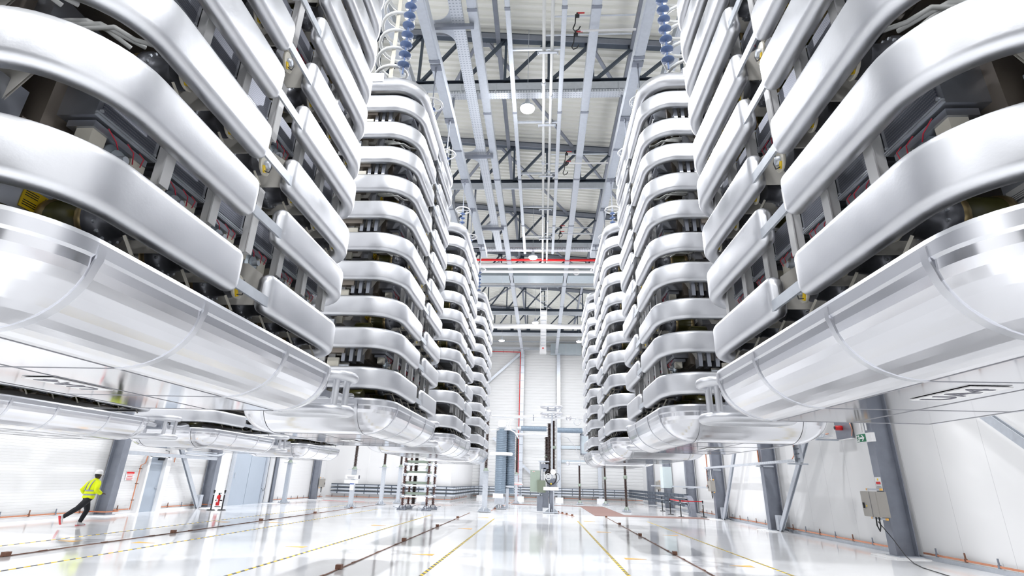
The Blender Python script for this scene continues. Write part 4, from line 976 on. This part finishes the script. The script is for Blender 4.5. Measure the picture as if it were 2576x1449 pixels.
part('mechanism', MB().box((-.45, .1, 2.75), (.5, .4, .3)).cyl((-.45, -.1, 2.55), (-.45, .3, 2.55), .12, 12).box((-.75, .1, .55), (.36, .3, .9)).box((-.4, .2, .9), (.4, .3, 1.2)), ['colsteel'], t)
for zz in (6.52, 6.08):
    part('corona_ring', MB().tube([(.68 * math.cos(2 * PI * i / 32), .68 * math.sin(2 * PI * i / 32), zz) for i in range(32)], .075, 10, closed=True), ['alu'], t)
part('jaw', MB().box((-.25, 0, 6.28), (.12, .4, .5)).box((.25, 0, 6.28), (.12, .4, .5)).box((0, 0, 6.28), (.5, .3, .06)).box((0, 0, 6.1), (.9, .25, .06)).cyl((.45, 0, 6.1), (.6, .1, 6.45), .03, 8), ['boxgrey'], t)
cb = part('cabinet', MB().box((-1.05, -.1, 1.86), (.62, .5, 1.26)).box((-.65, -.2, 1.55), (.52, .5, .72), 1), ['green', mat('darker_green_paint', (.17, .20, .15), .5)], t)
part('cabinet_badge', MB().box((-1.15, -.356, 2.42), (.16, .006, .05)), ['paper'], cb)
text('badge_letters', 'ABB', .06, cb, frame((-1.15, -.362, 2.42), (1, 0, 0), (0, 0, 1)), 'red')
part('motor', MB().lathe([(.17, 0), (.175, .06), (.16, .12)], (.08, -.35, 2.42), (0, -1, 0), 20), ['white'], t)
part('hand_wheel', MB().tube([(-.22 + .18 * math.cos(2 * PI * i / 20), -.4, 2.13 + .18 * math.sin(2 * PI * i / 20)) for i in range(20)], .02, 8, closed=True), ['white'], t)
part('cable_loop', MB().tube([(-.05 + .34 * math.cos(a), -.25, 2.1 + .42 * math.sin(a)) for a in [PI * .62 + 2 * PI * i / 28 for i in range(24)]], .035, 8).tube([(.2, -.25, 2.4), (.45, -.2, 2.3), (.5, -.2, 2.0), (.3, -.2, 1.75)], .015, 6), ['black'], t)
part('sign_board', MB().box((-.05, -.5, 1.43), (.95, .012, .2)), ['paper'], t)
part('warning_dot', MB().cyl((-.05, -.5, 1.72), (-.05, -.51, 1.72), .045, 12), ['yellow'], t)
part('lower_leg', MB().box((-.15, -.3, .3), (.08, .3, .5)).cyl((.12, -.3, .0), (.12, -.3, 1.3), .04, 8).box((-.2, -.4, .04), (.7, .4, .05)), ['galv'], t)
# tubular busbars
t = thing('busbar', 'thick silver tube busbar across the aisle at the corona rings', 'busbar', (0, 35.43, 5.84))
part('bus_tube', MB().cyl((-3.3, 0, 0), (1.7, 0, 0), .085, 14), ['alu'], t)
part('ball_end', MB().lathe([(.03, -.2), (.15, -.15), (.2, 0), (.15, .15), (.03, .2)], (1.78, 0, 0), (1, 0, 0), 16), ['alu'], t)
part('side_rod', MB().cyl((1.9, 0, 0), (3.4, 1, 0), .03, 8), ['galv'], t); part('clamp', MB().box((-.55, -.05, -.05), (.05, .12, .4)), ['colsteel'], t)
t = thing('busbar', 'thinner silver tube busbar between the slim brown insulator and the disconnector', 'busbar', (0, 47.7, 5.74))
part('bus_tube', MB().cyl((-2.9, 0, 0), (1.1, 0, 0), .085, 14), ['alu'], t)
part('ball_end', MB().lathe([(.03, -.2), (.15, -.15), (.2, 0), (.15, .15), (.03, .2)], (-2.95, 0, 0), (1, 0, 0), 16), ['alu'], t)
part('flexible_loop', MB().tube([(-2.9, 0, .1), (-3.05, 0, .7), (-2.9, 0, 1.2), (-2.6, 0, 1.3)], .03, 6).tube([(-2.6, 0, .1), (-2.85, 0, .7), (-2.7, 0, 1.15), (-2.5, 0, 1.25)], .03, 6), ['white'], t)
part('drop_lead', MB().tube([(1.6, .5, 0), (2.4, 1.5, -.15), (3.1, 2.5, -.8), (3.55, 3, -1.8), (3.6, 3.2, -2.2)], .03, 6), ['alu'], t)
solo('side_busbar', MB().cyl((2.4, 51.2, 3.55), (7.5, 51.2, 3.55), .07, 12).lathe([(.03, -.2), (.15, -.15), (.2, 0), (.15, .15), (.03, .2)], (2.45, 51.2, 3.5), (1, 0, 0), 14), ['alu'], 'silver tube busbar with a ball end on the insulator right of the disconnector', 'busbar')
t = thing('wall_bushing', 'horizontal grey green ribbed bushing behind the busbar, left half', 'bushing', (.6, 58, 7.2))
part('wall_support', MB().box((-3.0, 1.75, 0), (.12, 3.4, .12)), ['galv'], t)
part('ribbed_housing', MB().lathe(sheds(.26, .31, 0, 2.7, .07), (-2.8, 0, 0), (1, 0, 0), n=16), ['silver'], t); part('end_fitting', MB().cyl((-3.2, 0, 0), (-2.8, 0, 0), .2, 14).cyl((-.1, 0, 0), (.3, 0, 0), .2, 14), ['galv'], t)
t = thing('wall_bushing', 'horizontal grey green ribbed bushing right of the disconnector', 'bushing', (1.7, 58, 7.1))
part('wall_support', MB().box((2.8, 1.75, 0), (.12, 3.4, .12)), ['galv'], t)
part('ribbed_housing', MB().lathe(sheds(.26, .31, 0, 2.6, .07), (0, 0, 0), (1, 0, 0), n=16), ['silver'], t); part('end_fitting', MB().cyl((2.6, 0, 0), (3.0, 0, 0), .2, 14), ['galv'], t)
part('shield_ring', MB().tube([(2.1 + .35 * math.cos(2 * PI * i / 20), -.6, .85 + .35 * math.sin(2 * PI * i / 20)) for i in range(20)], .05, 8, closed=True), ['alu'], t)

# ------------------------------------------------------------------ barrier posts, extinguisher
def barrier(x, y, h, label):
    t = thing('barrier_post', label, 'barrier post', (x, y, 0), 'black barrier posts')
    part('foot_plate', MB().lathe([(.02, .05), (.16, .04), (.2, .015), (.2, 0)], (0, 0, 0), n=18), ['black'], t)
    part('pole', MB().cyl((0, 0, .03), (0, 0, h - .1), .032, 12), ['black'], t)
    part('belt_head', MB().cyl((0, 0, h - .1), (0, 0, h), .045, 12), ['black'], t)
    part('reflector_band', MB().cyl((0, 0, h - .24), (0, 0, h - .17), .034, 12), ['galv'], t)
barrier(9.10, 42.89, 1.0, 'black barrier post standing alone near the curved trunking')
barrier(8.65, 38.34, 1.0, 'black barrier post at the left end of the red belt, rear one')
barrier(8.65, 35.55, 1.0, 'black barrier post at the left end of the red belt, front one')
barrier(10.2, 36.15, .97, 'black barrier post at the right end of the red belt')
solo('barrier_belt', MB().bar((8.7, 35.57, .93), (10.15, 36.13, .91), .006, .06).bar((8.65, 35.6, .93), (8.65, 38.3, .95), .006, .06), ['red'], 'red barrier belt stretched between black posts on the matting', 'barrier belt')
def bpost(x, y, label):
    barrier(x, y, .98, label)
bpost(-16.95, 28.15, 'black barrier post left of the fire extinguisher')
bpost(-16.55, 28.45, 'black barrier post right of the fire extinguisher')
t = thing('fire_extinguisher', 'red fire extinguisher held between two black posts', 'fire extinguisher', (-16.75, 28.3, .22))
part('cylinder', MB().lathe([(.02, 0), (.085, .01), (.085, .44), (.06, .50), (.03, .52)], (0, 0, 0), n=18), ['red'], t)
part('valve_head', MB().box((0, 0, .56), (.05, .05, .08)).box((.04, 0, .60), (.16, .03, .025)), ['black'], t)
part('hose', MB().tube([(.03, -.02, .55), (.12, -.04, .5), (.12, -.05, .3), (.1, -.06, .15)], .014, 6), ['black'], t)
part('bracket', MB().box((0, .06, .25), (.36, .03, .05)).box((0, .06, -.05), (.3, .05, .03)), ['black'], t)
part('white_label', MB().box((.0, -.086, .25), (.07, .006, .16)), ['paper'], t)

# ------------------------------------------------------------------ running person
def skin(name, verts, edges, radii, m, parent, sub=2, root=0):
    me = bpy.data.meshes.new(name); me.from_pydata(verts, edges, []); me.materials.append(M[m])
    o = link(name, me, parent)
    md = o.modifiers.new('skin', 'SKIN'); md.use_smooth_shade = True
    for i, r in enumerate(radii):
        sv = me.skin_vertices[0].data[i]; sv.radius = (r, r) if isinstance(r, (int, float)) else r
        sv.use_root = (i == root)
    sb = o.modifiers.new('sub', 'SUBSURF'); sb.levels = sub; sb.render_levels = sub
    return o
pr = thing('person', 'running person in a yellow hi-vis jacket, black trousers and white helmet', 'person', (-15.62, 18.55, 0), rot=(0, 0, math.radians(75)))
# local +x is the running direction, +y the person's left, seen from behind its right side
pel = (0, 0, .93)
body_v = [pel, (.02, 0, 1.05), (.05, 0, 1.22), (.08, 0, 1.38), (.10, 0, 1.46), (.115, 0, 1.53),
          (.02, .10, .90), (.16, .11, .50), (.02, .11, .12),            # front (left) leg
          (-.02, -.10, .90), (-.34, -.11, .55), (-.72, -.11, .30),      # trailing leg
          (.08, .19, 1.38), (-.06, .27, 1.14), (.12, .29, .98), (.17, .28, .95),
          (.08, -.19, 1.38), (.02, -.28, 1.12), (.22, -.24, 1.02), (.27, -.23, 1.02)]
body_e = [(0, 1), (1, 2), (2, 3), (3, 4), (4, 5), (0, 6), (6, 7), (7, 8), (0, 9), (9, 10), (10, 11), (3, 12), (12, 13), (13, 14), (14, 15), (3, 16), (16, 17), (17, 18), (18, 19)]
body_r = [(.10, .09), (.10, .085), (.11, .09), (.09, .07), .055, .05, .075, .05, .04, .075, .05, .04, .045, .035, .028, .028, .045, .035, .028, .028]
skin('body', body_v, body_e, body_r, 'skin', pr)
tq = MB()
taper(tq, [(-.01, 0, .80), (0, 0, .86), (.005, 0, .93), (.01, 0, 1.0)], [(.10, .13), (.135, .165), (.135, .17), (.125, .165)], n=20)
taper(tq, [(0, .085, .86), (.05, .10, .77), (.115, .11, .62), (.158, .11, .50), (.13, .11, .40), (.075, .11, .26), (.03, .11, .12)], [.095, .108, .096, .082, .078, .072, .064])
taper(tq, [(-.02, -.085, .86), (-.10, -.10, .79), (-.23, -.11, .66), (-.335, -.11, .555), (-.43, -.11, .50), (-.57, -.11, .405), (-.70, -.11, .32)], [.095, .108, .096, .084, .080, .072, .062])
part('trousers', tq, ['trousers'], pr)
jq = MB()
taper(jq, [(-.005, 0, .86), (.0, 0, .90), (.02, 0, 1.02), (.03, 0, 1.13), (.05, 0, 1.26), (.08, 0, 1.38), (.095, 0, 1.445), (.105, 0, 1.485), (.11, 0, 1.51)], [(.158, .195), (.162, .20), (.155, .195), (.155, .20), (.155, .21), (.135, .205), (.105, .15), (.075, .09), (.065, .07)], n=24)
for sd, el, wr in ((1, (-.07, .29, 1.13), (.12, .30, .985)), (-1, (0., -.295, 1.13), (.21, -.25, 1.03))):
    sh = Vector((.08, sd * .15, 1.40)); e_ = Vector(el); w_ = Vector(wr)
    taper(jq, [sh, sh.lerp(e_, .25) + Vector((0, sd * .02, 0)), sh.lerp(e_, .6), e_, e_.lerp(w_, .25), e_.lerp(w_, .7), w_], [.085, .092, .084, .076, .074, .066, .058])
part('jacket', jq, ['hivis'], pr)
def ring_band(pts, r, m_, ax): return MB().tube(pts, r, 8, closed=True)
for zc, rx, ry, dx in ((.99, .164, .204, .012), (1.12, .162, .207, .028)):
    lp = [[(dx + (rx + o) * math.cos(2 * PI * i / 28), (ry + o) * math.sin(2 * PI * i / 28), zc + h) for i in range(28)] for o, h in ((-.03, -.025), (0, -.025), (0, .025), (-.03, .025))]
    part('reflective_band', MB().loops(lp, 0, False), ['reflect'], pr)
for q in (-.09, .09):
    part('reflective_strap', MB().tube([(-.125, q, 1.14), (-.105, q, 1.27), (-.055, q, 1.39), (.01, q * .9, 1.45), (.09, q * .9, 1.47), (.16, q, 1.43)], .02, 6), ['reflect'], pr)
hd = part('head', MB().lathe([(.02, -.125), (.055, -.11), (.078, -.06), (.088, 0), (.088, .05), (.075, .1), (.03, .13)], (.135, 0, 1.62), (0.06, 0, 1), 18), ['skin'], pr)
part('nose', MB().lathe([(.02, -.03), (.022, 0), (.008, .03)], (.225, 0, 1.615), (.2, 0, 1), 8), ['skin'], hd)
for q in (-1, 1):
    part('ear', MB().lathe([(.012, -.03), (.022, 0), (.012, .03)], (.13, q * .09, 1.615), n=8), ['skin'], hd)
    part('eye', MB().lathe([(.004, -.012), (.012, 0), (.004, .012)], (.215, q * .03, 1.635), n=8), ['paper'], hd)
part('mouth', MB().box((.215, 0, 1.55), (.01, .045, .008)), ['ceramic'], hd)
part('hair', MB().lathe([(.06, -.075), (.092, -.02), (.097, .06), (.09, .08)], (.118, 0, 1.62), (0.02, 0, 1), 16), ['black'], hd)
he = part('helmet', MB().lathe([(.118, 0), (.122, .02), (.118, .07), (.095, .125), (.05, .15), (.01, .155)], (.13, 0, 1.655), (.08, 0, 1), 22), ['helmet'], pr)
part('helmet_brim', MB().lathe([(.12, 0), (.145, .006), (.145, .014), (.12, .02)], (.145, 0, 1.65), (.08, 0, 1), 22), ['helmet'], he)
part('chin_strap', MB().tube([(.12, .1, 1.66), (.16, .085, 1.55), (.19, 0, 1.49), (.16, -.085, 1.55), (.12, -.1, 1.66)], .008, 6), ['black'], he)
def hand(o, d, nm):
    o = Vector(o); d = Vector(d).normalized(); s_ = d.cross(Vector((0, 0, 1))).normalized(); u_ = s_.cross(d)
    vs = [o, o + d * .07]; es = [(0, 1)]; rs = [.028, .034]
    for i, (off, L) in enumerate(((-.032, .07), (-.011, .08), (.011, .075), (.032, .06))):
        b = len(vs); vs += [o + d * .09 + s_ * off, o + d * (.09 + L * .5) + s_ * off - u_ * .012, o + d * (.09 + L * .8) + s_ * off - u_ * .035]; rs += [.0095, .009, .008]
        es += [(1, b), (b, b + 1), (b + 1, b + 2)]
    b = len(vs); vs += [o + d * .04 + s_ * .045 - u_ * .01, o + d * .075 + s_ * .06 - u_ * .02]; rs += [.011, .0095]; es += [(0, b), (b, b + 1)]
    skin(nm, [tuple(q) for q in vs], es, rs, 'skin', pr, 1)
hand((.15, .285, .965), (.9, -.1, -.35), 'hand'); hand((.25, -.235, 1.02), (.95, .1, .05), 'hand')
def shoe(loc, rot):
    s_ = part('shoe', MB().loops([[(x, y * w_, z) for y, z in ((-.045, .0), (.045, 0), (.045, .05 * h_), (.02, .085 * h_), (-.02, .085 * h_), (-.045, .05 * h_))] for x, w_, h_ in ((-.09, .7, 1.0), (-.07, .95, 1.2), (0, 1, 1.15), (.08, 1.05, .9), (.16, 1, .65), (.19, .6, .4))], 0, True, True, True, True), ['white'], pr, loc, rot)
    part('sole', MB().box((.05, 0, .0), (.285, .09, .02)), ['red'], s_)
shoe((.02, .11, .019), (0, 0, 0)); shoe((-.79, -.11, .27), (0, math.radians(70), 0))
part('pocket_patch', MB().box((-.03, -.185, .87), (.06, .012, .014)), ['orange'], pr)
